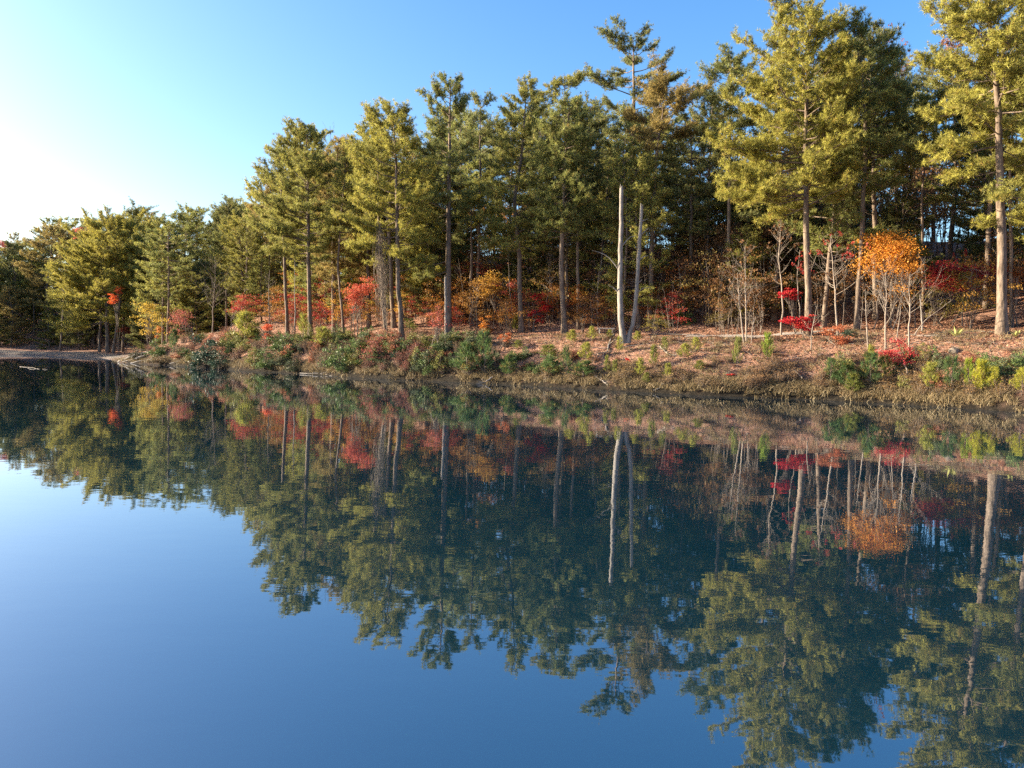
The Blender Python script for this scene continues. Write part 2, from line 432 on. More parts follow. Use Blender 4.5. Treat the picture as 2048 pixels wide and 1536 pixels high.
    # dead stubs on the lower trunk
    if stubs:
        z = rng.uniform(cb * .45, cb, stubs); a = rng.uniform(0, 2 * PI, stubs); l = rng.uniform(.3, 1.3, stubs)
        q0 = A(z); q1 = q0 + np.stack([np.cos(a) * l, np.sin(a) * l, rng.uniform(-.25, .35, stubs) * l], 1)
        lb.tubes(np.stack([q0, (q0 + q1) / 2 + np.array([0, 0, .06]), q1], 1), np.stack([0 * l + .022, 0 * l + .015, 0 * l + .006], 1), 4)
    return tr, lb, cr_

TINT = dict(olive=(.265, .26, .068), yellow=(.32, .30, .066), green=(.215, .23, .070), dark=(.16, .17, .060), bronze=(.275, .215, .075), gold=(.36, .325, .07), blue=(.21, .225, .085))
NT = [0]
def pine(label, base, Y, top, cby, xl, xr, tw, tint, seed, via=(), extras=(), shape='pine', bark=None, group='pines along the top of the bank', step=.52, per=4, gap=.16, dens=1.5, needles=12, stubs=8, name='pine_tree', cat='pine tree'):
    Y = fit_y(base[0], base[1], Y)
    while sdist(*pt(base[0], base[1], Y)[:2])[0] < 4.6: Y += .5
    b = pt(base[0], base[1], Y); z0 = ground_z(b[0], b[1]); b[2] = z0
    k = Y / F
    tip = pt(top[0], top[1] + 12, Y)
    H = tip[2] - z0
    axis = [(0, 0, 0)] + [tuple(pt(vx, vy, Y) - b) for vx, vy in sorted(via, key=lambda q: -q[1])] + [(tip[0] - b[0], 0, H)]
    axis = [axis[0]] + [a for a in axis[1:] if a[2] > .3]
    ax = np.array(axis); 
    cb = pt(top[0], cby, Y)[2] - z0
    zm = cb + .3 * (H - cb)
    mid = proj(b + np.array([np.interp(zm, ax[:, 2], ax[:, 0]), 0, zm]))[0]
    rl, rr = max(1.0, (mid - xl) * k * 1.14), max(1.0, (xr - mid) * k * 1.14)
    ex = [((pt(ex_, ey, Y + random.uniform(-1, 1)) - b), pt(ex_, ea, Y)[2] - z0) for ex_, ey, ea in extras]
    geos = pine_geo(H, cb, rl, rr, (rl + rr) / 2, axis, tw * k / 2 * 1.05, seed, step=step, per=per, gap=gap, dens=dens, needles=needles, shape=shape, extras=ex, stubs=stubs)
    t = thing(name, label, cat, b, group)
    link('trunk', geos[0].mesh('pine_trunk', bark or M_BARK, True), t)
    link('crown', join2('pine_crown', geos[1], M_BARK, geos[2], M_NEEDLE), t, TINT[tint] if isinstance(tint, str) else tint)
    NT[0] += sum(len(x) for x in geos[2].T)
    return t
random.seed(4)
FRONT = [
 # label, base, Y, top, crown base y, left, right, trunk px, tint, seed, via, extras, opts
 ('olive pine with long level limbs and shaded trunk foot, first of the bank trunks', (621, 676), 73, (613, 248), 520, 515, 672, 9, 'olive', 1, [(617, 540), (617, 450)], [(505, 452, 478), (535, 500, 524), (560, 428, 455)], dict(gap=.15)),
 ('pine with thick brown trunk and drooping tan foliage low on its stem', (669, 666), 75, (676, 268), 560, 628, 735, 10, 'bronze', 2, [(667, 560), (667, 430)], [(640, 600, 560), (650, 560, 520)], dict(gap=.15)),
 ('slim leaning pine just right of the thick brown trunk', (688, 667), 73, (692, 300), 470, 660, 745, 5, 'olive', 3, [(681, 600), (676, 520)], [], {}),
 ('straight dark trunked pine rising through the coral red maple', (738, 655), 74, (728, 240), 520, 680, 790, 8, 'olive', 4, [(737, 560), (735, 460)], [(690, 500, 470)], {}),
 ('slanting pine standing just right of the vine draped trunk', (788, 655), 68, (762, 225), 440, 700, 830, 9, 'yellow', 5, [(783, 580), (781, 520)], [], {}),
 ('tall yellow green pine with curved pale lower trunk and fan of limbs', (804, 681), 58, (787, 203), 520, 692, 868, 10, 'yellow', 6, [(798, 580), (794, 530), (795, 420)], [(700, 500, 470), (735, 475, 440), (860, 520, 545), (715, 410, 440)], dict(gap=.10)),
 ('tall open topped pine with sky showing through it, stout two toned trunk', (897, 671), 64, (902, 146), 480, 828, 955, 12, 'green', 7, [(897, 560), (897, 375), (900, 300)], [(815, 380, 420), (840, 560, 540), (830, 540, 520)], dict(gap=.2, shape='round')),
 ('narrow pine with bare straight pole and small bright tuft of a crown', (943, 652), 68, (943, 385), 452, 895, 988, 7, 'yellow', 8, [(942, 560), (943, 460)], [(905, 405, 425), (985, 425, 440)], dict(shape='flat')),
 ('broad pine whose low boughs hide the middle of its grey trunk', (1043, 665), 65, (1054, 158), 500, 962, 1098, 10, 'olive', 9, [(1038, 500), (1031, 436), (1030, 388), (1045, 300)], [(965, 505, 470), (985, 470, 440), (1110, 450, 430)], dict(gap=.1)),
 ('dark green pine with kinked grey trunk and rusty patch near its top', (1130, 668), 58, (1140, 192), 470, 1062, 1202, 11, 'green', 10, [(1124, 560), (1122, 512), (1127, 425), (1132, 300)], [(1070, 330, 370), (1180, 300, 340)], dict(gap=.08, per=5)),
 ('thin dark pole pine beside the kinked grey trunk', (1157, 657), 66, (1160, 250), 420, 1120, 1210, 7, 'dark', 11, [(1155, 520), (1155, 446)], [], {}),
 ('tallest pine, open layered crown standing alone against the sky above the snags', (1262, 640), 79, (1266, 63), 270, 1172, 1350, 13, 'blue', 12, [(1264, 480), (1267, 330), (1268, 200)], [(1168, 150, 190), (1345, 160, 190), (1190, 245, 290), (1200, 200, 235)], dict(gap=.2, shape='flat', step=.75, per=5)),
 ('bronze brown crowned pine with forked dark trunk right of the tallest pine', (1300, 650), 66, (1335, 168), 290, 1238, 1405, 10, 'bronze', 13, [(1302, 500), (1311, 336), (1320, 245)], [(1290, 310, 340), (1380, 250, 300)], dict(shape='flat', gap=.1)),
 ('big full olive pine with smooth pale trunk behind the bare saplings', (1617, 672), 47, (1615, 14), 405, 1448, 1700, 13, 'yellow', 14, [(1616, 560), (1612, 430), (1610, 300), (1616, 150)], [(1450, 365, 340), (1460, 400, 385), (1690, 390, 370), (1500, 410, 395), (1450, 300, 300)], dict(per=5, gap=.08)),
 ('pine with slender leaning pale trunk left of the orange maple', (1713, 660), 47.4, (1702, 30), 360, 1672, 1818, 10, 'green', 15, [(1718, 560), (1727, 429), (1731, 245), (1722, 130)], [(1670, 350, 335), (1680, 395, 380), (1800, 330, 300), (1790, 380, 360), (1710, 440, 430)], dict(gap=.12)),
 ('dense dark green pine top showing behind the leaning pale trunk', (1752, 640), 52, (1742, 57), 260, 1690, 1815, 10, 'dark', 16, [], [], dict(gap=.06, per=5)),
 ('thin poled pine with yellowish boughs above the dark red maple', (1846, 640), 54, (1850, 200), 330, 1790, 1925, 6, 'olive', 17, [(1845, 445), (1848, 330)], [(1880, 290, 310), (1790, 330, 350), (1880, 400, 410)], dict(gap=.12)),
 ('great pine with thickest trunk of the bank at the right edge', (2004, 668), 43, (1962, -70), 262, 1858, 2140, 18, 'yellow', 18, [(2001, 429), (1999, 260), (1985, 90)], [(1905, 360, 340), (1870, 310, 290), (1960, 452, 447), (2060, 440, 430), (2080, 330, 300)], dict(per=5, gap=.1)),
 ('slim pine close behind the thickest trunk at the right edge', (2023, 656), 49, (2038, 120), 330, 1960, 2120, 7, 'olive', 19, [(2020, 430), (2019, 320)], [], {}),
 ('pine crown leaning into the frame beyond the thickest trunk', (2085, 668), 40, (2080, -20), 330, 1990, 2230, 14, 'olive', 20, [], [(1995, 400, 390)], {}),
 ('lone pale green pine with forked tip poking above the dark green pine', (1135, 640), 68, (1128, 134), 235, 1098, 1172, 7, 'olive', 21, [], [(1170, 140, 180), (1100, 170, 200)], dict(shape='flat', gap=.3)),
 ('thin feathery pine against the sky between the open topped pine and broad pine', (955, 640), 74, (962, 178), 330, 922, 1002, 7, 'blue', 22, [], [], dict(gap=.25, shape='round')),
 ('pine with rounded sparse head left of the big full olive pine', (1455, 640), 62, (1462, 96), 260, 1402, 1530, 9, 'green', 23, [], [], dict(gap=.15, shape='round')),
 ('pine with sloping left crown edge, left of the olive pine with level limbs', (575, 670), 80, (560, 292), 470, 512, 612, 7, 'olive', 24, [], [], dict(shape='round')),
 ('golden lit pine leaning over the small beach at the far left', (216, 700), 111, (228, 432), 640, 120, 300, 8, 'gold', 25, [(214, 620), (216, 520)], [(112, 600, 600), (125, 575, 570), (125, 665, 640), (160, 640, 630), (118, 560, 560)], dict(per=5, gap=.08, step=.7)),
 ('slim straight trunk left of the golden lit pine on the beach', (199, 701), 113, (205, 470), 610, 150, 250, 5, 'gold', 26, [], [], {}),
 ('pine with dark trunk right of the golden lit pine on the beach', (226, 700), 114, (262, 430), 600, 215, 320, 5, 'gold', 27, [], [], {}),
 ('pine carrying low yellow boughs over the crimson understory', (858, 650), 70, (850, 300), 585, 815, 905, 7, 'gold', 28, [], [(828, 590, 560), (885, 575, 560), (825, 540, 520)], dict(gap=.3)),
]
for (lab, base, Y, top, cby, xl, xr, tw, tint, seed, via, ex, op) in FRONT:
    pine(lab, base, Y, top, cby, xl, xr, tw, tint, seed, via, ex, **op)

# prototypes shared by the many pines behind
PROT = []
for i, (cbf, r, shp, per) in enumerate([(.40, .21, 'pine', 4), (.48, .20, 'round', 4), (.34, .23, 'pine', 5), (.46, .19, 'round', 4), (.30, .22, 'pine', 4), (.42, .24, 'flat', 4), (.26, .24, 'pine', 5), (.08, .27, 'pine', 5), (.12, .25, 'round', 5), (.06, .28, 'cone', 5)]):
    H = 20.0
    rng = np.random.default_rng(100 + i)
    ax = [(0, 0, 0), (rng.normal(0, .25), rng.normal(0, .25), H * .5), (rng.normal(0, .4), rng.normal(0, .4), H)]
    g = pine_geo(H, H * cbf, H * r, H * r * rng.uniform(.8, 1.1), H * r, ax, .19, 100 + i, step=.78, per=per, needles=9, ln=.33, wd=.046, gap=.14, shape=shp, stubs=10 if cbf > .2 else 0, dens=1.15)
    PROT.append((g[0].mesh('pine_trunk', M_BARK, True), join2('pine_crown', g[1], M_BARK, g[2], M_NEEDLE)))
    NT[0] += sum(len(x) for x in g[2].T)
def proto_pine(label, loc, H, group, tint, rng, k=None):
    P = PROT[int(rng.integers(7)) if k is None else k]
    t = thing('pine_tree', label, 'pine tree', loc, group, rng.uniform(0, 2 * PI))
    s = H / 20.0; wdt = s * rng.uniform(.9, 1.2) if H > 12 else s * 1.25
    t.scale = (wdt, wdt, s)
    t.rotation_euler.x = rng.normal(0, .025); t.rotation_euler.y = rng.normal(0, .025)
    link('trunk', P[0], t)
    c = np.array(TINT[tint]) * rng.uniform(.85, 1.2)
    link('crown', P[1], t, tuple(c))
    return t
SKYL = [(-200, 480), (0, 470), (60, 462), (100, 445), (140, 432), (190, 442), (240, 425), (280, 405), (320, 432), (345, 436), (390, 412), (430, 420), (445, 405), (500, 345), (530, 345), (560, 300), (610, 255), (655, 262), (690, 275), (730, 240), (785, 212), (830, 235), (900, 165), (960, 185), (1000, 230), (1054, 175), (1100, 215), (1140, 190), (1200, 205), (1262, 200), (1330, 180), (1395, 205), (1460, 110), (1530, 100), (1610, 40), (1700, 40), (1760, 75), (1830, 120), (1880, 80), (1960, 10), (2048, -20), (2400, -20)]
ZONES = [(-1e9, 60, 'at the far left behind the grey beach', 'shaded pines behind the beach'), (60, 130, 'behind the middle of the grey beach', 'shaded pines behind the beach'),
         (130, 230, 'above the golden lit pine', 'distant pines above the beach'), (230, 330, 'above the golden yellow maple', 'distant pines above the beach'),
         (330, 430, 'above the pink maple', 'pines on the left hillside'), (430, 520, 'above the red sumac', 'pines on the left hillside'),
         (520, 620, 'behind the olive pine with level limbs', 'pines behind the left trunks'), (620, 700, 'behind the thick brown trunk', 'pines behind the left trunks'),
         (700, 790, 'behind the vine draped trunk', 'pines behind the vine draped trunk'), (790, 880, 'behind the curved pale trunk', 'pines behind the vine draped trunk'),
         (880, 970, 'behind the stout two toned trunk', 'pines behind the golden saplings'), (970, 1060, 'behind the golden orange maple', 'pines behind the golden saplings'),
         (1060, 1150, 'behind the kinked grey trunk', 'pines left of the snags'), (1150, 1240, 'just left of the twin snags', 'pines left of the snags'),
         (1240, 1350, 'behind the twin snags', 'pines right of the snags'), (1350, 1460, 'right of the twin snags', 'pines right of the snags'),
         (1460, 1580, 'behind the twin stemmed bare sapling', 'pines behind the bare saplings'), (1580, 1700, 'behind the pale pine trunk', 'pines behind the bare saplings'),
         (1700, 1800, 'behind the orange maple', 'pines behind the orange maple'), (1800, 1900, 'behind the candelabra sapling', 'pines behind the orange maple'),
         (1900, 2010, 'behind the crimson maple', 'pines behind the thickest trunk'), (2010, 1e9, 'behind the thickest trunk', 'pines behind the thickest trunk')]
def zone(px):
    for a, b, l, g in ZONES:
        if a <= px < b: return l, g
ADJ = dict(olive='olive', green='mid green', dark='dark green', yellow='yellow green', bronze='bronze tinged', gold='gold', blue='grey green')
rng = np.random.default_rng(77)
taken = [np.array(pt(f[1][0], f[1][1], f[2])[:2]) for f in FRONT]
cnt = 0
def fill_pines():
    global cnt
    cand = []
    for X in np.arange(-140, 78, 4.6):
        for Y in np.arange(40, 215, 4.6):
            cand.append((X + rng.uniform(-1.8, 1.8), Y + rng.uniform(-1.8, 1.8)))
    cand = np.array(cand); s = sdist(cand[:, 0], cand[:, 1])
    for (x, y), sd_ in sorted(zip(map(tuple, cand), s), key=lambda q: q[1]):
        lft = x < -44
        if sd_ < (6.0 if lft else 11) or sd_ > (50 if not lft else 70): continue
        if lft and y < 100: continue
        z = ground_z(x, y)
        px, py = proj((x, y, z))
        if px < -140 or px > 2300: continue
        if any(np.hypot(*(q - np.array((x, y)))) < 2.6 for q in taken): continue
        depth = sd_
        if depth > 26 and rng.random() < .5: continue
        sk = np.interp(px, [q[0] for q in SKYL], [q[1] for q in SKYL])
        low = rng.random() < (.55 if px < 900 else .5)
        ty = sk + rng.uniform(4, 60) + (30 if depth < 20 else 0)
        Hmax = pt(px, ty, y)[2] - z
        if lft: Hmax = pt(px, sk + rng.uniform(-4, 30), y)[2] - z
        H = min(Hmax, rng.uniform(19, 27))
        if low: H = min(H, rng.uniform(7, 14))
        elif lft and sd_ < 12: H = min(H, rng.uniform(15, 19))
        if H < 5: continue
        l, g = zone(px)
        tint = rng.choice(['olive', 'green', 'dark', 'yellow', 'bronze', 'olive', 'green'])
        if px > 1060 and depth > 12: tint = rng.choice(['green', 'dark', 'dark', 'olive'])
        where = 'close in' if depth < 15 else ('midway' if depth < 22 else ('well back' if depth < 32 else 'far back'))
        size = 'low bushy' if low else ('tall' if H > 20 else ('mid height' if H > 14 else 'short'))
        l = size + ' ' + ADJ[tint] + ' pine ' + where + ' ' + l
        proto_pine(l, (x, y, z - .1), H, 'low bushy ' + g if low else g, tint, rng, 7 + int(rng.integers(3)) if low else None)
        cnt += 1
        if cnt > 265: return
fill_pines()
# the wooded left shore that lies between the sun and the cove
def left_shore():
    n = 0
    for q in range(60):
        y = rng.uniform(66, 190); x = -136 - rng.uniform(2, 30)
        if sdist(x, y)[0] < 5: continue
        z = ground_z(x, y)
        proto_pine('pine in the wood on the left shore of the lake', (x, y, z - .1), rng.uniform(20, 24), 'pines on the left shore', rng.choice(['olive', 'green']), rng)
        n += 1
        if n >= 46: break
left_shore()

# ------------------------------------------------------------------ broadleaf growth
def leaf_cloud(g, C, R, m, size, rng, flat=.55):
    n = len(C)
    off = rng.normal(size=(n, m, 3)); off = unit(off) * (rng.random((n, m, 1)) ** .5)
    off = off * R[:, None]
    P = C[:, None] + off
    nr = unit(rng.normal(size=(n, m, 3)) * np.array([1, 1, 1]) + np.array([0, 0, flat]))
    a = unit(np.cross(nr, rng.normal(size=(n, m, 3)))); b = np.cross(nr, a)
    sz = size * rng.uniform(.6, 1.25, (n, m, 1))
    V = np.stack([P - a * sz * .5, P + b * sz * .36 - a * sz * .05, P + a * sz * .5, P - b * sz * .36 - a * sz * .05], 2)
    A = np.empty((n, m, 4, 3)); A[..., 0] = rng.random((n, m, 1)); A[..., 1] = (rng.random((n, 1, 1)) * .6 + rng.random((n, m, 1)) * .4); A[..., 2] = .5
    g.add(V.reshape(-1, 3), Q=np.arange(n * m * 4).reshape(-1, 4), A=A.reshape(-1, 3))
def branch_to(g, o, tips, r0, rng, k=4, sag=.0):
    M = len(tips)
    t = np.linspace(0, 1, 5)
    o = np.broadcast_to(o, (M, 3))
    v = tips - o
    p = o[:, None] + v[:, None] * t[None, :, None]
    p[..., 2] += (np.linalg.norm(v, axis=1)[:, None] * .10 * np.sin(t * PI)[None]) * rng.uniform(-.3, 1, (M, 1))
    p[:, 1:-1] += rng.normal(0, .03, (M, 3, 3)) * np.linalg.norm(v, axis=1)[:, None, None]
    r0 = np.broadcast_to(r0, (M,))
    g.tubes(p, r0[:, None] * (1 - .75 * t)[None], k)
def broadleaf(label, box, Y, bx, by, tint, seed, n=26, m=34, size=.15, stems=2, flatc=.45, name='maple_tree', cat='tree', group=None, mat=None, bark=None, r=.05, hollow=.5, loc=None):
    rng = np.random.default_rng(seed)
    Y = fit_y(bx, by, Y)
    while sdist(*pt(bx, by, Y)[:2])[0] < 1.2: Y += .3
    x0, x1, y0, y1 = box; k = Y / F
    b = pt(bx, by, Y); b[2] = ground_z(b[0], b[1]) if loc is None else loc
    c = pt((x0 + x1) / 2, (y0 + y1) / 2, Y) - b
    rad = np.array([(x1 - x0) / 2 * k, ((x1 - x0) + (y1 - y0)) / 4 * k * .8, (y1 - y0) / 2 * k])
    nl = max(3, n // 6)
    lobe = unit(rng.normal(size=(nl, 3))) * (rng.uniform(hollow * .5, 1.0, (nl, 1)) ** .7) * .82
    C = lobe[rng.integers(0, nl, n)] + rng.normal(0, .20, (n, 3))
    C = c + C * rad
    C[:, 2] = np.maximum(C[:, 2], .05)
    cr_ = rad.mean() * rng.uniform(.22, .4, (n, 1)) * np.array([1.15, 1.15, flatc])
    lf = Geo(); leaf_cloud(lf, C, cr_ * 1.15, int(m * 1.9), size * .72, rng)
    wd = Geo()
    for i in range(stems):
        top = c * .75 + rng.normal(0, .35, 3) * rad * np.array([1, 1, .3]); top[2] = max(top[2], .3)
        foot = np.array([rng.normal(0, .12 * stems), rng.normal(0, .1 * stems), -.15])
        branch_to(wd, foot, top[None], r, rng, 5)
        sel = np.arange(i, n, stems)
        for j in sel:
            f = rng.uniform(.45, 1)
            branch_to(wd, foot + (top - foot) * f, C[j][None], r * .35, rng, 3)
    t = thing(name, label, cat, b, group)
    link('trunk' if name.endswith('tree') else 'stems', wd.mesh('wood', bark or M_TWIG, True), t)
    link('crown' if name.endswith('tree') else 'foliage', lf.mesh('leaves', mat or M_LEAF), t, tint)
    NT[0] += n * m * 2
    return t
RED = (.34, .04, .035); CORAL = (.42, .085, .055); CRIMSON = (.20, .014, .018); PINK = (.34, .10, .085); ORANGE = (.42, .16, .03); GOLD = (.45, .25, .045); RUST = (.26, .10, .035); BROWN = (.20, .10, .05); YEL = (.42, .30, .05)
BL = [
 ('coral red maple blazing between the slim leaning pine and the vine draped trunk', (683, 752, 545, 634), 70, 722, 650, CORAL, dict(n=44, m=40, stems=4, size=.17)),
 ('coral and pink maple thinning to bare twigs above the dark waterside bush', (335, 402, 588, 672), 86, 375, 690, PINK, dict(n=34, m=26, stems=4)),
 ('wide red sumac grove on thin stems at the left end of the slope', (438, 528, 582, 628), 84, 485, 662, RED, dict(n=46, m=26, stems=9, flatc=.4, name='sumac_tree')),
 ('small bright orange maple behind the golden lit pine', (216, 252, 570, 612), 113, 236, 640, (.55, .10, .03), dict(n=22, m=30, size=.2)),
 ('golden yellow maple right of the small beach', (268, 325, 592, 672), 98, 298, 690, YEL, dict(n=40, m=30, size=.2, stems=3)),
 ('amber leaved maple at the foot of the golden yellow maple', (300, 325, 650, 678), 94, 312, 690, ORANGE, dict(n=12, m=26)),
 ('golden orange maple on leaning stems left of the broad pine', (942, 1030, 522, 618), 69, 1012, 655, GOLD, dict(n=52, m=40, stems=5, size=.18)),
 ('small amber maple shrub under the golden orange maple', (946, 992, 622, 664), 62, 966, 672, ORANGE, dict(n=22, m=30)),
 ('bright scarlet maple sapling right of the broad pine trunk', (1046, 1096, 580, 650), 64, 1072, 664, (.50, .02, .03), dict(n=28, m=30, stems=2)),
 ('amber leaved sapling between the kinked grey trunk and thin dark pole', (1137, 1180, 570, 622), 68, 1160, 655, ORANGE, dict(n=20, m=28)),
 ('scarlet dogwood spreading low in a flat layer across the pale pine trunk', (1558, 1652, 628, 660), 45.5, 1606, 676, (.55, .03, .045), dict(n=44, m=34, flatc=.3, size=.13, name='dogwood_tree', hollow=.2)),
 ('red dogwood branch layer left of the pale pine trunk, above the low one', (1535, 1604, 573, 602), 48.5, 1588, 668, (.48, .025, .04), dict(n=30, m=28, flatc=.3, size=.13, name='dogwood_tree', hollow=.2)),
 ('large orange maple lit golden beside the slender leaning pine', (1722, 1852, 448, 578), 50.5, 1775, 660, (.66, .30, .05), dict(n=140, m=44, stems=5, size=.16, hollow=.0, flatc=.6)),
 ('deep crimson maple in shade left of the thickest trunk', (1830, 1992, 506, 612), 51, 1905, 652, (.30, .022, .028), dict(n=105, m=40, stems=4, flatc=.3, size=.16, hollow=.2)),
 ('red leaved shrub glowing at the bank top below the white fanned sapling', (1757, 1836, 676, 748), 41.5, 1795, 742, (.45, .045, .055), dict(n=36, m=34, stems=5, size=.11, name='shrub', cat='shrub')),
 ('rust orange shrub at the foot of the slender leaning pine', (1642, 1704, 632, 690), 46, 1672, 690, (.42, .14, .07), dict(n=30, m=30, stems=4, size=.12, name='shrub', cat='shrub')),
 ('dusky pink shrub on the bank below the vine draped trunk', (715, 770, 650, 735), 60, 742, 742, (.30, .09, .08), dict(n=34, m=26, stems=6, size=.12, name='shrub', cat='shrub')),
 ('pink leaved sapling left of the stout two toned trunk', (845, 892, 610, 684), 60.5, 869, 705, (.42, .11, .08), dict(n=26, m=22, stems=2, size=.12, name='shrub', cat='shrub')),
 ('upright orange red shrub by the shaded trunk foot at left', (516, 546, 638, 680), 75, 531, 690, (.52, .11, .05), dict(n=20, m=30, stems=3, size=.14, name='shrub', cat='shrub')),
 ('crimson undergrowth behind the gold needled low boughs', (840, 925, 588, 622), 74, 880, 640, (.26, .03, .04), dict(n=26, m=26, stems=4, size=.15, name='shrub', cat='shrub')),
 ('orange maple glimpsed between the curved pale trunk and the stout trunk', (800, 850, 525, 570), 73, 828, 640, ORANGE, dict(n=22, m=30, size=.18)),
 ('yellow leaved sapling at the curved pale trunk', (792, 816, 590, 645), 68, 804, 660, GOLD, dict(n=16, m=22, size=.14)),
 ('rusty shrub among the weeds at the foot of the broad pine', (1000, 1026, 650, 690), 60, 1012, 700, (.42, .12, .05), dict(n=14, m=24, stems=2, size=.12, name='shrub', cat='shrub')),
 ('tiny scarlet shrub on the bank beneath the twin snags', (1247, 1264, 714, 730), 49.5, 1255, 734, (.55, .03, .04), dict(n=8, m=22, stems=2, size=.10, name='shrub', cat='shrub')),
 ('tiny red shrub low on the bank below the first bare sapling', (1446, 1476, 748, 762), 45.5, 1460, 766, (.50, .03, .04), dict(n=10, m=24, stems=2, size=.10, name='shrub', cat='shrub')),
 ('small dark red shrub low on the bank left of the red glowing shrub', (1576, 1606, 735, 768), 43.5, 1590, 775, (.30, .05, .05), dict(n=14, m=22, stems=3, size=.10, name='shrub', cat='shrub')),
 ('orange leafed sapling half hidden behind the first bare sapling', (1430, 1450, 585, 625), 60, 1440, 650, (.42, .10, .05), dict(n=12, m=22, size=.14)),
 ('coral crowned maple on the skyline behind the shaded stand', (126, 185, 440, 478), 160, 150, 600, (.46, .11, .08), dict(n=30, m=26, size=.3)),
 ('pinkish maple crown at the left edge of the skyline', (-30, 40, 472, 506), 150, 5, 600, (.40, .12, .10), dict(n=30, m=26, size=.3)),
 ('reddish crown peeping between the pines left of the thickest trunk', (1858, 1925, 62, 108), 62, 1880, 640, (.28, .13, .09), dict(n=12, m=22, size=.2)),
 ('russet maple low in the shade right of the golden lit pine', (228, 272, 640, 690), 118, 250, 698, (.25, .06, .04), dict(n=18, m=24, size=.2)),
 ('orange sprayed sapling beside the big trunk foot at the right edge', (2010, 2048, 520, 560), 50, 2032, 655, RUST, dict(n=14, m=22, size=.15)),
 ('green leaved sapling at the right of the orange maple', (1815, 1858, 470, 515), 49.5, 1838, 655, (.16, .17, .03), dict(n=16, m=26, size=.15)),
]
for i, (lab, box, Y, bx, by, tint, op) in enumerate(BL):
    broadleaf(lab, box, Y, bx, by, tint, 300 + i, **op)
# rusty understory that fills the wood behind
UND = []
for i in range(4):
    rg = np.random.default_rng(500 + i)
    n = 34; C = np.stack([rg.normal(0, 1.0, n), rg.normal(0, 1.0, n), rg.uniform(1.3, 4.6, n)], 1)
    lf = Geo(); leaf_cloud(lf, C, rg.uniform(.4, .8, (n, 1)) * np.array([1.1, 1.1, .45]), 44, .135, rg)
    wd = Geo()
    for q in range(3):
        top = np.array([rg.normal(0, .5), rg.normal(0, .5), 4.2]); foot = np.array([rg.normal(0, .2), rg.normal(0, .2), -.15])
        branch_to(wd, foot, top[None], .04, rg, 4)
        for j in range(q, n, 3): branch_to(wd, foot + (top - foot) * min(1, max(.2, (C[j, 2] - .5) / 4.4)), C[j][None], .014, rg, 3)
    UND.append((wd.mesh('wood', M_TWIG), lf.mesh('leaves', M_LEAF)))
UZ = [(200, 330, 'by the golden yellow maple'), (330, 440, 'above the pink maple'), (440, 560, 'above the red sumac'), (560, 650, 'behind the shaded trunk foot'), (650, 740, 'behind the thick brown trunk'), (740, 830, 'behind the vine draped trunk'), (830, 920, 'behind the stout two toned trunk'), (920, 1030, 'behind the golden orange maple'), (1030, 1130, 'behind the scarlet maple sapling'), (1130, 1240, 'left of the twin snags'), (1240, 1300, 'between and behind the twin snags'), (1300, 1400, 'right of the twin snags'), (1400, 1500, 'behind the twin stemmed bare sapling'), (1500, 1600, 'behind the tall whitish bare sapling'), (1600, 1700, 'behind the pale pine trunk'), (1700, 1800, 'behind the orange maple'), (1800, 1900, 'behind the candelabra sapling'), (1900, 1990, 'behind the crimson maple'), (1990, 2100, 'behind the thickest trunk')]
rng = np.random.default_rng(9)
for i in range(330):
    px = rng.uniform(220, 2090) if i > 55 else rng.uniform(880, 1480)
    if i >= 230: px = rng.uniform(300, 1180) if i < 318 else rng.uniform(1500, 2040)
    a, nrm = along(min(px, 2040)); sdd = rng.uniform(12.5, 30) if i < 105 else rng.uniform(26, 52)
    if px > 1500 and i < 105: sdd += 3
    if i >= 230: sdd = rng.uniform(9.5, 16) + (3 if px > 1300 else 0)
    p = a + nrm * sdd
    pp = proj((p[0], p[1], ground_z(p[0], p[1])))[0]
    zn = [l for a_, b_, l in UZ if a_ <= min(max(pp, 200), 2099) < b_][0]
    ci = int(rng.integers(6)) if i < 230 else [6, 8, 10, 6, 8, 7, 2, 0, 9, 10, 8, 2][int(rng.integers(12))]; cw = ['rust', 'brown', 'tawny', 'orange', 'drab olive', 'brown', 'golden', 'coral', 'amber', 'red', 'olive yellow'][ci]
    lab = cw + ' leaved understory tree ' + ('just inside the wood ' if sdd < 20 else ('in mid wood ' if sdd < 32 else 'deep in the wood ')) + zn
    t = thing('understory_tree', lab, 'tree', (p[0], p[1], ground_z(p[0], p[1])), 'understory trees ' + zn, rng.uniform(0, 6.28))
    s = rng.uniform(.7, 1.35) * (1.0 if i < 105 else 1.5)
    if i >= 230: s = rng.uniform(.4, .95)
    t.scale = (s, s, s * rng.uniform(.8, 1.3))
    W, Lf = UND[int(rng.integers(4))]
    link('trunk', W, t)
    col = [RUST, BROWN, (.30, .15, .04), ORANGE, (.14, .11, .035), BROWN, GOLD, CORAL, ORANGE, RED, (.26, .22, .05)][ci]
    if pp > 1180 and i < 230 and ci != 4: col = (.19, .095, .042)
    link('crown', Lf, t, tuple(np.array(col) * rng.uniform(.75, 1.05)))

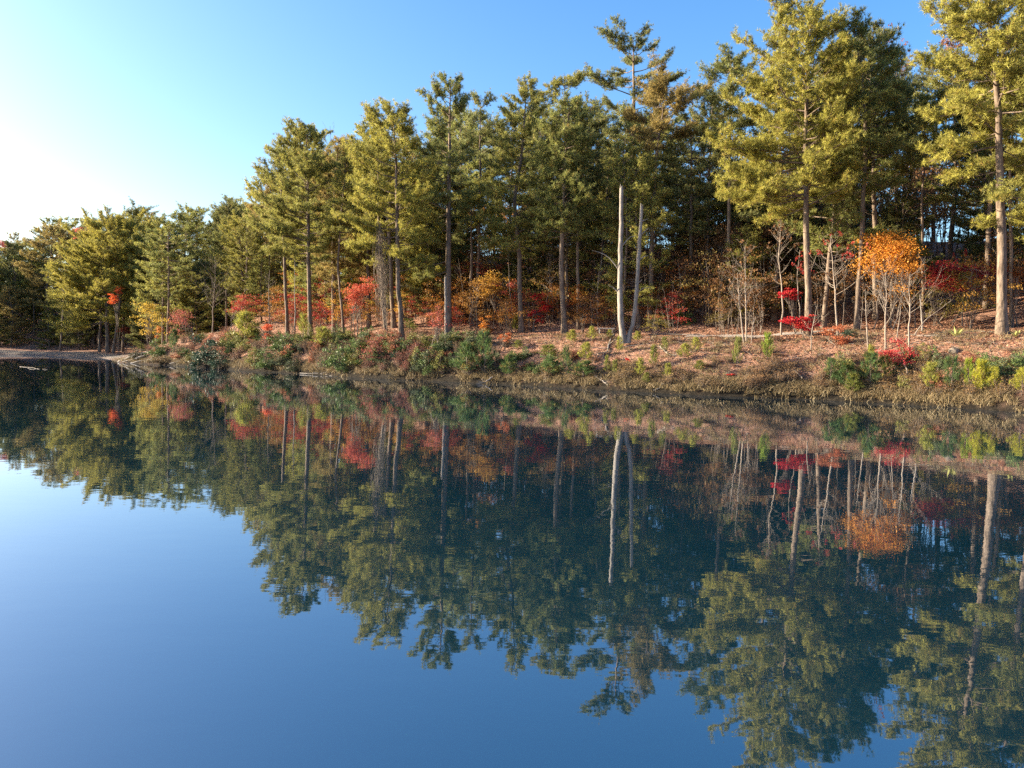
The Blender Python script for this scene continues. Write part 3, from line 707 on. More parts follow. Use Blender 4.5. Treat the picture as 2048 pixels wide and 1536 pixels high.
# ------------------------------------------------------------------ bare saplings and snags
def bare_geo(axis, r0, seed, nb=14, blen=.35, lo=.3, ang=.8, lev=3, up=.5, spread=1.0, kx=1.0):
    rng = np.random.default_rng(seed)
    ax = np.array(axis, float); H = ax[-1, 2]
    zz = np.linspace(-.1, H, 10)
    tp = np.stack([np.interp(zz, ax[:, 2], ax[:, 0]), np.interp(zz, ax[:, 2], ax[:, 1]), zz], 1); tp[2:-1, :2] += rng.normal(0, .02 * H / 4, (7, 2))
    g = Geo(); r0 *= .68; g.tubes(tp, r0 * (1 - .8 * np.linspace(0, 1, 10)), 6)
    cur = []
    for i in range(nb):
        f = rng.uniform(lo, .97); z = f * H
        o = np.array([np.interp(z, tp[:, 2], tp[:, 0]), np.interp(z, tp[:, 2], tp[:, 1]), z])
        az = rng.uniform(0, 2 * PI); d = unit(np.array([math.cos(az) * math.sin(ang), math.sin(az) * math.sin(ang), math.cos(ang) * up * 1.6 + rng.normal(0, .15)]))
        cur.append((o, d, H * blen * (1.15 - f * .8) * rng.uniform(.6, 1.2) * spread, r0 * .36 * (1.1 - .7 * f)))
    tips = []
    br = Geo()
    for l in range(lev):
        nxt = []; P = []; R = []
        for (o, d, L, r) in cur:
            pts = [o]; dd = d
            for q in range(4):
                dd = unit(dd + rng.normal(0, .16, 3) + np.array([0, 0, .10])); pts.append(pts[-1] + dd * L / 4)
            P.append(pts); R.append(np.maximum(r * (1 - .7 * np.linspace(0, 1, 5)), .0032))
            tips.append(pts[-1])
            if l < lev - 1:
                for q in range(3 if l == 0 else 2):
                    j = rng.integers(1, 5)
                    nd = unit(dd + rng.normal(0, .55, 3)); nxt.append((pts[j], nd, L * rng.uniform(.35, .65), r * .5))
        br.tubes(np.array(P), np.array(R), 3 if l else 4)
        cur = nxt
    return g, br, np.array(tips)
def bare(label, pts_px, Y, tw, seed, mat=None, leaf=None, leafn=0, extra_axes=(), name='bare_sapling', cat='sapling', group=None, **op):
    mat = mat or M_WHITE
    Y = fit_y(*pts_px[0], Y)
    while sdist(*pt(*pts_px[0], Y)[:2])[0] < 2.2: Y += .3
    b = pt(*pts_px[0], Y); z = ground_z(b[0], b[1]); b[2] = z
    t = thing(name, label, cat, b, group)
    lf = Geo()
    for q, px in enumerate([pts_px] + list(extra_axes)):
        ax = [pt(x, y, Y + q * .2) - b for x, y in px]; ax[0][2] = -.05 if q == 0 else min(ax[0][2], 0)
        ax = [a for i, a in enumerate(ax) if i == 0 or a[2] > ax[i - 1][2]]
        g, br, tips = bare_geo(ax, tw * Y / F / 2, seed + q * 50, **op)
        link('trunk', g.mesh('bare_trunk', mat, True), t)
        link('branches', br.mesh('bare_branches', mat), t)
        if leaf:
            rg = np.random.default_rng(seed); hi = tips[tips[:, 2] > np.quantile(tips[:, 2], .35)]
            sel = hi[rg.integers(0, len(hi), leafn)]
            leaf_cloud(lf, sel, np.full((leafn, 3), .14), 10, .13, rg)
    if leaf: link('leaves', lf.mesh('leaves', M_LEAF), t, leaf)
    return t
bare('twin stemmed bare sapling, first from the left on the open bank', [(1488, 686), (1479, 610), (1475, 545)], 46.5, 5.5, 1, extra_axes=[[(1493, 686), (1492, 600), (1490, 493)]], nb=15, blen=.34, lo=.35, leaf=BROWN, leafn=10)
bare('low bare shrub with branches fanned right beside the twin stemmed sapling', [(1503, 688), (1504, 655), (1512, 632)], 46.3, 4.5, 2, nb=10, blen=.75, lo=.4, ang=1.0)
bare('tall whitish bare sapling with feathery top left of the pale pine trunk', [(1562, 672), (1564, 560), (1558, 500), (1563, 433)], 47.5, 6, 3, nb=20, blen=.26, lo=.4, leaf=BROWN, leafn=26)
bare('thin sapling with a few red leaves hugging the pale pine trunk', [(1602, 668), (1597, 590), (1595, 545), (1600, 500)], 48.5, 5, 4, nb=9, blen=.22, lo=.5, leaf=RED, leafn=22)
bare('pale sapling with red leaf tips and wide bare limbs right of the pale pine trunk', [(1677, 640), (1668, 560), (1664, 515), (1662, 470)], 49.5, 6.5, 5, nb=20, blen=.42, lo=.35, ang=1.1, leaf=RED, leafn=30)
bare('small forked bare sapling in front of the pale pine trunk', [(1622, 702), (1624, 660), (1634, 612)], 44.5, 4, 6, nb=7, blen=.4, lo=.35)
bare('slim bare sapling with short side twigs before the slender leaning pine', [(1736, 698), (1733, 640), (1730, 578)], 44, 4.5, 7, nb=14, blen=.3, lo=.3, ang=1.1)
bare('white bare sapling fanned wide like a vase below the orange maple', [(1771, 700), (1772, 640), (1773, 602), (1771, 545)], 43.5, 6, 8, nb=18, blen=.60, lo=.42, ang=.75, up=.6)
bare('white bare sapling with curved candelabra limbs right of the vase shaped one', [(1818, 701), (1819, 640), (1820, 600), (1820, 548)], 43.3, 5.5, 9, nb=17, blen=.58, lo=.42, ang=.8, up=.55)
bare('short grey bare stem behind the two white fanned saplings', [(1793, 682), (1800, 630), (1803, 600)], 45, 3.5, 10, nb=9, blen=.4)
bare('thin dark stemmed sapling with white forked limbs before the crimson maple', [(1924, 653), (1927, 560), (1932, 500)], 48, 4.5, 11, nb=8, blen=.35, lo=.55, ang=1.1, leaf=RED, leafn=10)
bare('long bare limb reaching out flat from behind the candelabra sapling', [(1826, 672), (1850, 640), (1885, 615), (1904, 600)], 44.5, 4, 12, nb=9, blen=.3, lo=.4)
bare('broken grey stump of a sapling behind the candelabra sapling', [(1845, 662), (1842, 620), (1840, 588)], 47, 7, 13, nb=2, blen=.1, mat=M_PALE, name='tree_stub', cat='stump')
bare('purplish grey bare tree on the slope above the dark waterside bush', [(425, 660), (428, 600), (430, 530)], 92, 5, 14, mat=M_TWIG, nb=26, blen=.5, lo=.35, name='bare_tree', cat='tree')
bare('bundle of thin leaning stems under the golden orange maple', [(1019, 645), (1012, 600), (1003, 545)], 66, 3.5, 15, extra_axes=[[(1027, 648), (1010, 590), (998, 560)], [(1022, 645), (1018, 600), (1012, 552)]], nb=5, blen=.2, lo=.6)
bare('dark crooked leaning trunk at the foot of the broad pine', [(1025, 666), (1019, 640), (1008, 624), (995, 620)], 62, 6, 16, mat=M_BARK, nb=5, blen=.5, lo=.7, name='leaning_tree', cat='tree')
bare('bare twiggy grey sapling on the skyline above the dense dark green pine', [(1795, 500), (1800, 200), (1803, 75)], 58, 5, 17, mat=M_TWIG, nb=24, blen=.16, lo=.75, leaf=(.35, .12, .08), leafn=24, name='bare_tree', cat='tree')
bare('bare forked treetop showing behind the slim leaning pine', [(668, 600), (664, 400), (660, 252)], 92, 4, 18, mat=M_TWIG, nb=16, blen=.14, lo=.7, name='bare_tree', cat='tree')
bare('pale stemmed sapling between the olive pine and the red sumac', [(540, 640), (537, 590), (539, 540)], 84, 4, 19, nb=8, blen=.2, lo=.5)
bare('straight grey pole left of the olive pine with level limbs', [(590, 650), (590, 580), (590, 520)], 78, 5, 20, mat=M_PALE, nb=4, blen=.15, lo=.5)

# the two snags share one root: one tree with two trunks
def snag_tube(px, Y, tw0, tw1, seed, base):
    rg = np.random.default_rng(seed)
    P = np.array([pt(x, y, Y) - base for x, y in px]); 
    t = np.linspace(0, 1, 22); s_ = np.linspace(0, 1, len(P))
    Q = np.stack([np.interp(t, s_, P[:, i]) for i in range(3)], 1)
    for _ in range(2): Q[1:-1] = (Q[:-2] + 2 * Q[1:-1] + Q[2:]) / 4
    Q[0, 2] -= .35
    Q[2:, :2] += rg.normal(0, .012, (20, 2))
    r = np.interp(t, [0, .08, 1], [tw0 * 1.25, tw0, tw1]) * Y / F / 2 * (1 + rg.normal(0, .04, 22))
    g = Geo(); g.tubes(Q, r, 10)
    d = np.array([[0, 0, .25], [.06, 0, .1], [-.05, .02, .4]])
    d = np.array([[.07, 0, .16], [-.06, .03, .26], [0, -.06, .10], [.02, .05, .2]]); g.tubes(np.stack([Q[-1] + d * [1, 1, -.5], Q[-1] + d], 1), np.tile([[r[-1] * .5, .02]], (4, 1)), 4)
    g.add(np.concatenate([Q[-1][None] + np.array([0, 0, .05]), Q[-1] + np.stack([np.cos(np.arange(10) * PI / 5) * r[-1], np.sin(np.arange(10) * PI / 5) * r[-1], 0 * np.arange(10)], 1)]), T=[(0, i + 1, (i + 1) % 10 + 1) for i in range(10)])
    return g
Y = 53.5
b = pt(1250, 676, Y); b[2] = ground_z(b[0], b[1])
sn = thing('bare_snag', 'pair of tall bare grey dead trunks rising from one root by the water', 'dead tree', b)
P1 = [(1247, 677), (1241, 640), (1240, 560), (1242, 470), (1243, 376)]
P2 = [(1256, 676), (1266, 650), (1272, 600), (1276, 540), (1280, 470), (1284, 414)]
tr1 = link('trunk', snag_tube(P1, Y, 13, 7.5, 1, b).mesh('snag_trunk', M_PALE, True), sn)
tr2 = link('trunk', snag_tube(P2, Y, 9.5, 6, 2, b).mesh('snag_trunk', M_PALE, True), sn)
for px in [[(1238, 540), (1222, 518), (1205, 506), (1184, 501)], [(1237, 585), (1228, 575), (1218, 571), (1217, 568)], [(1244, 492), (1254, 480), (1262, 473), (1272, 472)],
           [(1274, 588), (1282, 578), (1294, 575), (1303, 577)], [(1276, 566), (1282, 562), (1284, 558)], [(1283, 443), (1290, 440), (1297, 437)], [(1282, 470), (1290, 462), (1298, 455)], [(1278, 520), (1286, 514), (1296, 511)]]:
    P = np.array([pt(x, y, Y - .1 * i) - b for i, (x, y) in enumerate(px)]); g = Geo(); t = np.linspace(0, 1, 6)
    g.tubes(np.stack([np.interp(t, np.linspace(0, 1, len(P)), P[:, i]) for i in range(3)], 1), np.linspace(.055, .015, 6), 5)
    link('limb', g.mesh('snag_limb', M_PALE, True), sn)
# broken stub in front of the stout trunk, vine-draped trunk
Y = 63
b = pt(893, 671, Y); b[2] = ground_z(b[0], b[1])
st = thing('broken_snag', 'grey broken snag standing against the stout two toned trunk', 'dead tree', b)
link('trunk', snag_tube([(893, 672), (892, 640), (892, 600), (891, 557)], Y, 8, 4.5, 5, b).mesh('snag_trunk', M_PALE, True), st)
Y = 64
vine_path = [(773, 674), (769, 640), (766, 590), (763, 530), (759, 480), (757, 440), (758, 330)]
vt = pine('pine wrapped in hanging dry grey vines, leaning slightly left', (773, 674), Y, (755, 262), 420, 715, 805, 7, 'olive', 40, vine_path[1:6], [], gap=.3)
rg = np.random.default_rng(12); g = Geo()
b = np.array(vt.location)
zz = np.array([pt(x, y, Y)[2] for x, y in vine_path]); xx = np.array([pt(x, y, Y)[0] for x, y in vine_path])
P = []
for i in range(170):
    z1 = rg.uniform(zz[2], zz[5]); z0 = max(b[2] + .2, z1 - rg.uniform(1.0, 4.5)); t = np.linspace(0, 1, 6); z = z1 + (z0 - z1) * t
    x = np.interp(z, zz, xx); a = rg.uniform(0, 2 * PI); r = rg.uniform(.15, .75)
    P.append(np.stack([x + np.cos(a) * r * np.sin(t * 2.4 + .2) + rg.normal(0, .06, 6), Y + np.sin(a) * r * np.sin(t * 2.4 + .2) + rg.normal(0, .06, 6), z], 1) - b)
g.tubes(np.array(P), np.full((170, 6), .011), 3)
link('vine', g.mesh('vine', M_TWIG), vt)['label'] = 'dry grey vines hanging from the trunk'

# thin understory saplings, shared meshes
SAP = []
for i in range(4):
    rg = np.random.default_rng(800 + i); H = 5.5
    a, br, tips = bare_geo([(0, 0, 0), (rg.normal(0, .2), rg.normal(0, .2), H * .5), (rg.normal(0, .5), rg.normal(0, .4), H)], .045, 800 + i, nb=9, blen=.24, lo=.35, lev=2)
    SAP.append((a.mesh('sapling_trunk', [M_TWIG, M_WHITE][i % 2], True), br.mesh('sapling_branches', [M_TWIG, M_WHITE][i % 2])))
SZ = [(0, 520, 'thin bare stem among the red sumac and pink maple'), (520, 800, 'thin bare stem behind the thick brown trunk'), (800, 1060, 'thin bare stem behind the golden orange maple'), (1060, 1240, 'thin bare stem in the brown wood left of the snags'), (1240, 1480, 'thin bare stem in the dark wood right of the snags'), (1480, 2100, 'thin bare stem in the dark wood behind the white saplings')]
rng = np.random.default_rng(21)
for i in range(150):
    px = rng.uniform(330, 2090) if i > 70 else rng.uniform(1050, 1500)
    a, nrm = along(min(px, 2040)); p = a + nrm * rng.uniform(11.5, 24); z = ground_z(p[0], p[1])
    pp = proj((p[0], p[1], z))[0]
    zn = [l for a_, b_, l in UZ if a_ <= min(max(pp, 200), 2099) < b_][0]
    s = rng.uniform(.5, 1.3)
    lab = ('short' if s < .75 else ('tall' if s > 1.05 else 'mid height')) + ' thin bare stem in the wood edge ' + zn
    t = thing('bare_sapling', lab, 'sapling', (p[0], p[1], z), 'thin bare stems ' + zn, rng.uniform(0, 6.28))
    t.scale = (s, s, s); t.rotation_euler.x = rng.normal(0, .08); t.rotation_euler.y = rng.normal(0, .1)
    S = SAP[int(rng.integers(4))]; link('trunk', S[0], t); link('branches', S[1], t)

# ------------------------------------------------------------------ young pines and bushes on the bank
YP = []
def young_geo(seed, wid=.36):
    """one metre tall young pine"""
    rg = np.random.default_rng(seed)
    st = Geo(); st.tubes(np.array([(0, 0, -.1), (rg.normal(0, .02), 0, .5), (rg.normal(0, .03), 0, 1.0)]), [.016, .011, .004], 4)
    C, D = [], []
    P, R = [], []
    for z in np.arange(.10, .95, .085):
        for q in range(5):
            az = rg.uniform(0, 2 * PI); L = wid * (1.08 - z) ** .8 * rg.uniform(.6, 1.15) + .03
            o = np.array([0, 0, z]); d = np.array([math.cos(az), math.sin(az), .55 + .5 * z])
            tip = o + d * L; P.append([o, tip]); R.append([.006, .003])
            for f in (.45, .75, 1.0):
                C.append(o + (tip - o) * f); D.append(unit(d * .6 + np.array([0, 0, .8])))
    C.append([0, 0, 1.0]); D.append([0, 0, 1.])
    st.tubes(np.array(P), np.array(R), 3)
    nd = Geo(); needle_tufts(nd, np.array(C, float), np.array(D, float), 13, .17, .013, rg, .55)
    return st.mesh('young_pine_stem', M_TWIG), nd.mesh('young_pine_needles', M_NEEDLE)
for i in range(5): YP.append(young_geo(900 + i, [.36, .28, .44, .5, .34][i]))
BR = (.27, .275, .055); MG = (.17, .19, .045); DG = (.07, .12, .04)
rng = np.random.default_rng(31)
def young(label, x0, x1, y0, y1, col, k=None, group=None):
    p = hit((x0 + x1) / 2, y1)
    Yd = p[1]; h = (y1 - y0) * Yd / F * 1.02; wpx = (x1 - x0) * Yd / F
    i = int(rng.integers(5)) if k is None else k
    t = thing('young_pine', label, 'young pine', p, group, rng.uniform(0, 6.28))
    base_w = [.36, .28, .44, .5, .34][i] * 2 * 1.05
    t.scale = (wpx / base_w, wpx / base_w, h)
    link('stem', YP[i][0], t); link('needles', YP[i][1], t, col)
    return t
YL = [
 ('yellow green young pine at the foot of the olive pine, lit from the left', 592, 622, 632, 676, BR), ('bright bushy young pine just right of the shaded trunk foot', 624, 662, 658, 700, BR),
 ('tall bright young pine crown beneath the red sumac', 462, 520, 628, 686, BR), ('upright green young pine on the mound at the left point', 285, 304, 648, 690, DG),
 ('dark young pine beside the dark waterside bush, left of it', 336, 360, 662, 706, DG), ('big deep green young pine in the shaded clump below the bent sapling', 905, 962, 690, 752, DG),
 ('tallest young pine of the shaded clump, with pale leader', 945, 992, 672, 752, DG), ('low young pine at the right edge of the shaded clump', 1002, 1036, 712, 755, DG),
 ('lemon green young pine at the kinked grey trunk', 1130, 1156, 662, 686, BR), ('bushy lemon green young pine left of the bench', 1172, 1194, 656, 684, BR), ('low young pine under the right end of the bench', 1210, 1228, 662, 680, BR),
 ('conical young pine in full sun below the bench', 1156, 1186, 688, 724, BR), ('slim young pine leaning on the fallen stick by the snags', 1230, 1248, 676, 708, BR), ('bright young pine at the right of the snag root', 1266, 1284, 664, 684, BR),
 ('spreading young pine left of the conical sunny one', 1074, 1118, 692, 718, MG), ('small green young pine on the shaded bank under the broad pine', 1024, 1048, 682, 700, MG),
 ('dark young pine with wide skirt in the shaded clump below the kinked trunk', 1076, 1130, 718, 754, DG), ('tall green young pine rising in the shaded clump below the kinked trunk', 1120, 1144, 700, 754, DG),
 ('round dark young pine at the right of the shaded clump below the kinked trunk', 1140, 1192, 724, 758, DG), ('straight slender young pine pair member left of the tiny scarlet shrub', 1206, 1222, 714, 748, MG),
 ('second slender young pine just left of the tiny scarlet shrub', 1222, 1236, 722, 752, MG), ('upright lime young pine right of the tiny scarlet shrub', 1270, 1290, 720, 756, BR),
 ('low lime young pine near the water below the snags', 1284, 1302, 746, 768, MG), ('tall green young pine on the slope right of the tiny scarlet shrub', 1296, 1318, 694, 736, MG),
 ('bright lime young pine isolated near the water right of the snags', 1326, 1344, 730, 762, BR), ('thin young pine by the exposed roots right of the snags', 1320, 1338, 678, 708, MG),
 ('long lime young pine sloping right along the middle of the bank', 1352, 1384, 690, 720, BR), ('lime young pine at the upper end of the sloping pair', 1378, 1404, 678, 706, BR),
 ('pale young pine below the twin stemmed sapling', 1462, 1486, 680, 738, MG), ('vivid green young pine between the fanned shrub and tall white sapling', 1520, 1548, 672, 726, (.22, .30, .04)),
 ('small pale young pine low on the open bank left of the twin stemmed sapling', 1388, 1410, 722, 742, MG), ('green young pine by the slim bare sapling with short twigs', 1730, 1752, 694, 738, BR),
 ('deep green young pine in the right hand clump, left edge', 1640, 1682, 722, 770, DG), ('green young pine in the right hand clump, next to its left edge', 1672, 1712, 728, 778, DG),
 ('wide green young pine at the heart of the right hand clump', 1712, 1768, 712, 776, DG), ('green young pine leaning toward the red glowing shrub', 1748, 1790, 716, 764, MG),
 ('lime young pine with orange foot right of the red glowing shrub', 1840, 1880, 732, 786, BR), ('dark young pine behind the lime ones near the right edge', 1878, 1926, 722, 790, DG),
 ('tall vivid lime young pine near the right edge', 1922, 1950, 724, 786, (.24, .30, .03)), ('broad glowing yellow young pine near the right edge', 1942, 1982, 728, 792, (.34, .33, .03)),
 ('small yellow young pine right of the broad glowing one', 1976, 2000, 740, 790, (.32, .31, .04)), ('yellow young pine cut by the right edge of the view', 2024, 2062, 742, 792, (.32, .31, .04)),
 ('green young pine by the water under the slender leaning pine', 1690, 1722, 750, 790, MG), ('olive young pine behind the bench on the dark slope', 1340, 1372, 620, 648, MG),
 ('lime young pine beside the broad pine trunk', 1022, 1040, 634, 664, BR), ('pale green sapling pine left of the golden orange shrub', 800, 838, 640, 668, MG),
]
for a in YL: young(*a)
# leafy and brushy shrubs that clothe the lower bank
SHP = []
for i in range(4):
    rg = np.random.default_rng(950 + i); n = 40
    C = unit(rg.normal(size=(n, 3))); C[:, 2] = np.abs(C[:, 2]); C = C * rg.uniform(.35, .92, (n, 1)) * np.array([.5, .5, .9]) + np.array([0, 0, .05])
    C[:, 2] *= rg.uniform(.55, 1.25, n); lf = Geo(); leaf_cloud(lf, C, np.full((n, 3), .14) * rg.uniform(.6, 1.4, (n, 1)), 40, .058, rg, .3)
    wd = Geo(); branch_to(wd, np.array([0, 0, -.1]), C, .010, rg, 3)
    SHP.append((wd.mesh('shrub_stems', M_TWIG), lf.mesh('shrub_leaves', M_EVER), lf.mesh('shrub_leaves', M_LEAF)))
BRU = []
for i in range(3):
    rg = np.random.default_rng(970 + i); n = 70
    a = rg.uniform(0, 2 * PI, n); r = rg.uniform(0, .5, n); tip = np.stack([np.cos(a) * r * 1.2, np.sin(a) * r * 1.2, rg.uniform(.45, 1.0, n)], 1)
    wd = Geo(); foot = np.stack([np.cos(a) * r * .5, np.sin(a) * r * .5, 0 * a - .06], 1)
    t = np.linspace(0, 1, 4)[None, :, None]; wd.tubes(foot[:, None] * (1 - t) + tip[:, None] * t + rg.normal(0, .02, (n, 4, 3)), np.tile([[.008, .007, .005, .003]], (n, 1)), 3)
    lf = Geo(); leaf_cloud(lf, np.concatenate([tip, foot * .4 + tip * .6]), np.full((2 * n, 3), .09), 5, .06, rg, .2)
    BRU.append((wd.mesh('brush_twigs', M_TWIG), lf.mesh('brush_leaves', M_LEAF)))
def shrub(label, x0, x1, y0, y1, col, kind='ever', group=None, name='shrub', cat='shrub', p=None):
    if p is None: p = hit((x0 + x1) / 2, y1)
    k = p[1] / F; h = (y1 - y0) * k; wd_ = (x1 - x0) * k
    t = thing(name, label, cat, p, group, rng.uniform(0, 6.28)); t.scale = (wd_, wd_, h)
    if kind == 'brush':
        B_ = BRU[int(rng.integers(3))]; link('stems', B_[0], t); link('foliage', B_[1], t, col)
    else:
        S = SHP[int(rng.integers(4))]; link('stems', S[0], t); link('foliage', S[1 if kind == 'ever' else 2], t, col)
    return t
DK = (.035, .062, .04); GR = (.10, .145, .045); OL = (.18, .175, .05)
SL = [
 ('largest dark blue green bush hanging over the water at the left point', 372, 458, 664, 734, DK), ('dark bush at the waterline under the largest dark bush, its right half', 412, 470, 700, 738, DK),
 ('green bush on the mound left of the largest dark bush', 292, 345, 676, 712, GR), ('low olive bush at the tip of the left point', 255, 300, 692, 716, (.11, .10, .06)), ('tan weedy bush behind the driftwood pile', 300, 350, 706, 726, (.16, .11, .06)),
 ('olive bush above the largest dark bush, right shoulder', 440, 500, 646, 700, OL), ('green bush below the upright orange red shrub', 530, 600, 664, 706, GR), ('round green bush at the waterside below the orange red shrub', 500, 560, 700, 736, GR),
 ('grey green bush by the water under the shaded trunk foot', 560, 612, 706, 742, (.06, .075, .04)), ('deep green bush below the bright bushy young pine', 640, 716, 684, 738, GR), ('low green bush at the water left of the dusky pink shrub', 668, 706, 718, 748, GR),
 ('dark green bush right of the dusky pink shrub', 776, 812, 692, 718, DK), ('green shrub below the stout two toned trunk', 828, 866, 696, 740, GR), ('pale olive shrub at the foot of the curved pale trunk', 806, 836, 668, 694, OL),
 ('green shrub by the water left of the deep green young pine', 842, 872, 722, 752, GR), ('olive bush by the path left of the curved pale trunk', 600, 632, 640, 684, OL), ('yellow green bush beneath the right side of the sumac grove', 488, 524, 636, 680, (.17, .17, .035)),
 ('dark spiky bush at the foot of the slender leaning pine', 1680, 1716, 652, 674, DK),
 ('green leafy bush in the dark wood edge right of the snags', 1352, 1394, 618, 650, GR), ('olive leafy bush beside it in the wood edge right of the snags', 1300, 1345, 622, 656, OL),
]
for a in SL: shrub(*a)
EZ = [(280, 480, 'green shrub around the largest dark bush'), (480, 700, 'green shrub below the shaded trunk foot'), (700, 900, 'green shrub around the dusky pink shrub'), (900, 1110, 'green shrub below the broad pine'), (1110, 1700, 'green shrub by the water under the snags'), (1700, 2100, 'green shrub in the right hand clump by the water')]
for i in range(180):
    px = rng.uniform(285, 900) if i < 124 else (rng.uniform(900, 1110) if i < 150 else rng.uniform(1640, 2050))
    a, nrm = along(min(px, 2045)); sdd = rng.uniform(.5, 4.8) if px < 900 else rng.uniform(.6, 2.6)
    p = a + nrm * sdd; z = ground_z(p[0], p[1]); pp = min(max(proj((p[0], p[1], z))[0], 281), 2099)
    lab = [l for a_, b_, l in EZ if a_ <= pp < b_][0]; k = F / p[1]; h = rng.uniform(.7, 1.7) * (1 if px < 900 else .7); w_ = rng.uniform(1.0, 2.3) * (1 if px < 900 else .6)
    gr_ = lab.replace('green shrub', 'green shrubs'); lab = ('tall ' if h > 1.25 else ('mid height ' if h > .9 else 'low ')) + ['deep green', 'olive green', 'russet', 'grey green', 'deep green'][i % 5] + lab[5:] + (', near the water' if sdd < 1.6 else (', halfway up' if sdd < 3.2 else ', near the top'))
    shrub(lab, 0, w_ * k, 0, h * k, tuple(np.array([GR, OL, (.26, .11, .07), (.12, .14, .075), GR][i % 5]) * rng.uniform(.8, 1.3)), 'leaf' if i % 5 == 2 else 'ever', gr_, p=np.array([p[0], p[1], z]))
BZ = [(230, 480, 'dry reddish brush around the dark waterside bush', (.20, .10, .07)), (480, 720, 'dry brown brush left of the dusky pink shrub', (.15, .095, .065)), (720, 900, 'reddish brush around the dusky pink shrub', (.20, .075, .06)),
      (900, 1080, 'brown brush on the bank below the broad pine', (.17, .10, .06)), (1080, 1300, 'tan weeds on the bank below the bench', (.26, .18, .09)), (1300, 1500, 'tan weeds on the open bank right of the snags', (.27, .18, .10)),
      (1500, 1760, 'tan and rust weeds below the pale pine trunk', (.25, .15, .08)), (1760, 2100, 'tan and rust weeds below the thickest trunk', (.27, .17, .08))]
nb = 0
for i in range(275):
    px = rng.uniform(245, 2060) if i < 110 else (rng.uniform(300, 900) if i < 200 else rng.uniform(1500, 2060))
    a, nrm = along(min(px, 2045)); sdd = abs(rng.normal(0, 2.2)) + .35
    if px > 1000: sdd = abs(rng.normal(0, 1.0)) + .3
    if i >= 230: px_ = rng.uniform(620, 2050); a, nrm = along(px_); sdd = rng.uniform(1.2, 8)
    p = a + nrm * sdd; z = ground_z(p[0], p[1])
    pp = min(max(proj((p[0], p[1], z))[0], 231), 2099)
    lab, col = [(l, c) for a_, b_, l, c in BZ if a_ <= pp < b_][0]
    k = F / p[1]; h = rng.uniform(.5, 1.25) if pp < 1000 else rng.uniform(.3, .8); w_ = rng.uniform(.6, 1.3)
    if i >= 230: h *= .5; col = (.27, .13, .075)
    lab = ('tall ' if h > .85 else ('knee high ' if h > .45 else 'low ')) + lab + (' at the water' if sdd < .9 else (' above the fringe' if sdd < 2.5 else ' high on the slope'))
    shrub(lab, 0, w_ * k, 0, h * k, tuple(np.array(col) * rng.uniform(.7, 1.2)), 'brush', 'dry brush clumps on the bank', 'brush_clump', 'brush', np.array([p[0], p[1], z]))

# ------------------------------------------------------------------ yuccas, rock, bench, logs, sticks
def yucca(label, px, py, w_px):
    p = hit(px, py); rg = np.random.default_rng(int(px)); r = w_px / 2 * p[1] / F
    t = thing('yucca', label, 'yucca', p)
    for i in range(16):
        az = i * 2.4; e = rg.uniform(.25, 1.25); L = r * rg.uniform(.8, 1.1); d = np.array([math.cos(az) * math.cos(e), math.sin(az) * math.cos(e), math.sin(e)])
        s_ = np.array([-math.sin(az), math.cos(az), 0]) * .055
        g = Geo(); m_ = d * L * .5; g.add([s_ * .6, -s_ * .6, m_ + s_, m_ - s_, d * L + np.array([0, 0, -.05])], Q=[(0, 1, 3, 2)], T=[(2, 3, 4)])
        link('leaf', g.mesh('yucca_leaf', M_EVER), t, (.36, .36, .13))
yucca('spiky pale yucca on the ground left of the thickest trunk', 1912, 674, 52)
yucca('small spiky yucca at the right edge beyond the thickest trunk', 2033, 674, 34)
p = hit(1908, 705); k = p[1] / F
rg = np.random.default_rng(3); g = Geo()
th, ph = np.meshgrid(np.linspace(0, 2 * PI, 12, endpoint=False), np.linspace(-.5, PI / 2, 7))
rr_ = 1 + rg.normal(0, .09, th.shape); rr_[-1] = 1
V = np.stack([np.cos(ph) * np.cos(th) * .28, np.cos(ph) * np.sin(th) * .24, np.sin(ph) * .26], -1) * rr_[..., None]
i = np.arange(84).reshape(7, 12); g.add(V.reshape(-1, 3), Q=np.stack([i[:-1], np.roll(i[:-1], -1, 1), np.roll(i[1:], -1, 1), i[1:]], -1).reshape(-1, 4))
tag(link('rock', g.mesh('rock', M_ROCK), loc=p), 'tan boulder lying alone on the open bank below the yucca', 'rock')

def box_geo(sx, sy, sz, c=(0, 0, 0), bev=.012):
    import bmesh
    bm = bmesh.new(); bmesh.ops.create_cube(bm, size=1)
    for v in bm.verts: v.co = Vector((v.co.x * sx + c[0], v.co.y * sy + c[1], v.co.z * sz + c[2]))
    bmesh.ops.bevel(bm, geom=bm.edges[:], offset=bev, segments=1, affect='EDGES')
    me = bpy.data.meshes.new('plank'); bm.to_mesh(me); bm.free(); me.materials.append(M_BENCH); return me
bp_ = pt(1212, 660, 61); bp_[2] = ground_z(bp_[0], bp_[1])
bn = thing('park_bench', 'plain backless wooden bench on the bank top left of the snags', 'bench', bp_, None, -.12)
link('seat', box_geo(1.35, .18, .08, (0, -.10, .45)), bn); link('seat', box_geo(1.35, .18, .08, (0, .10, .45)), bn)
for sx in (-.5, .5): link('leg', box_geo(.09, .34, .42, (sx, 0, .207)), bn)

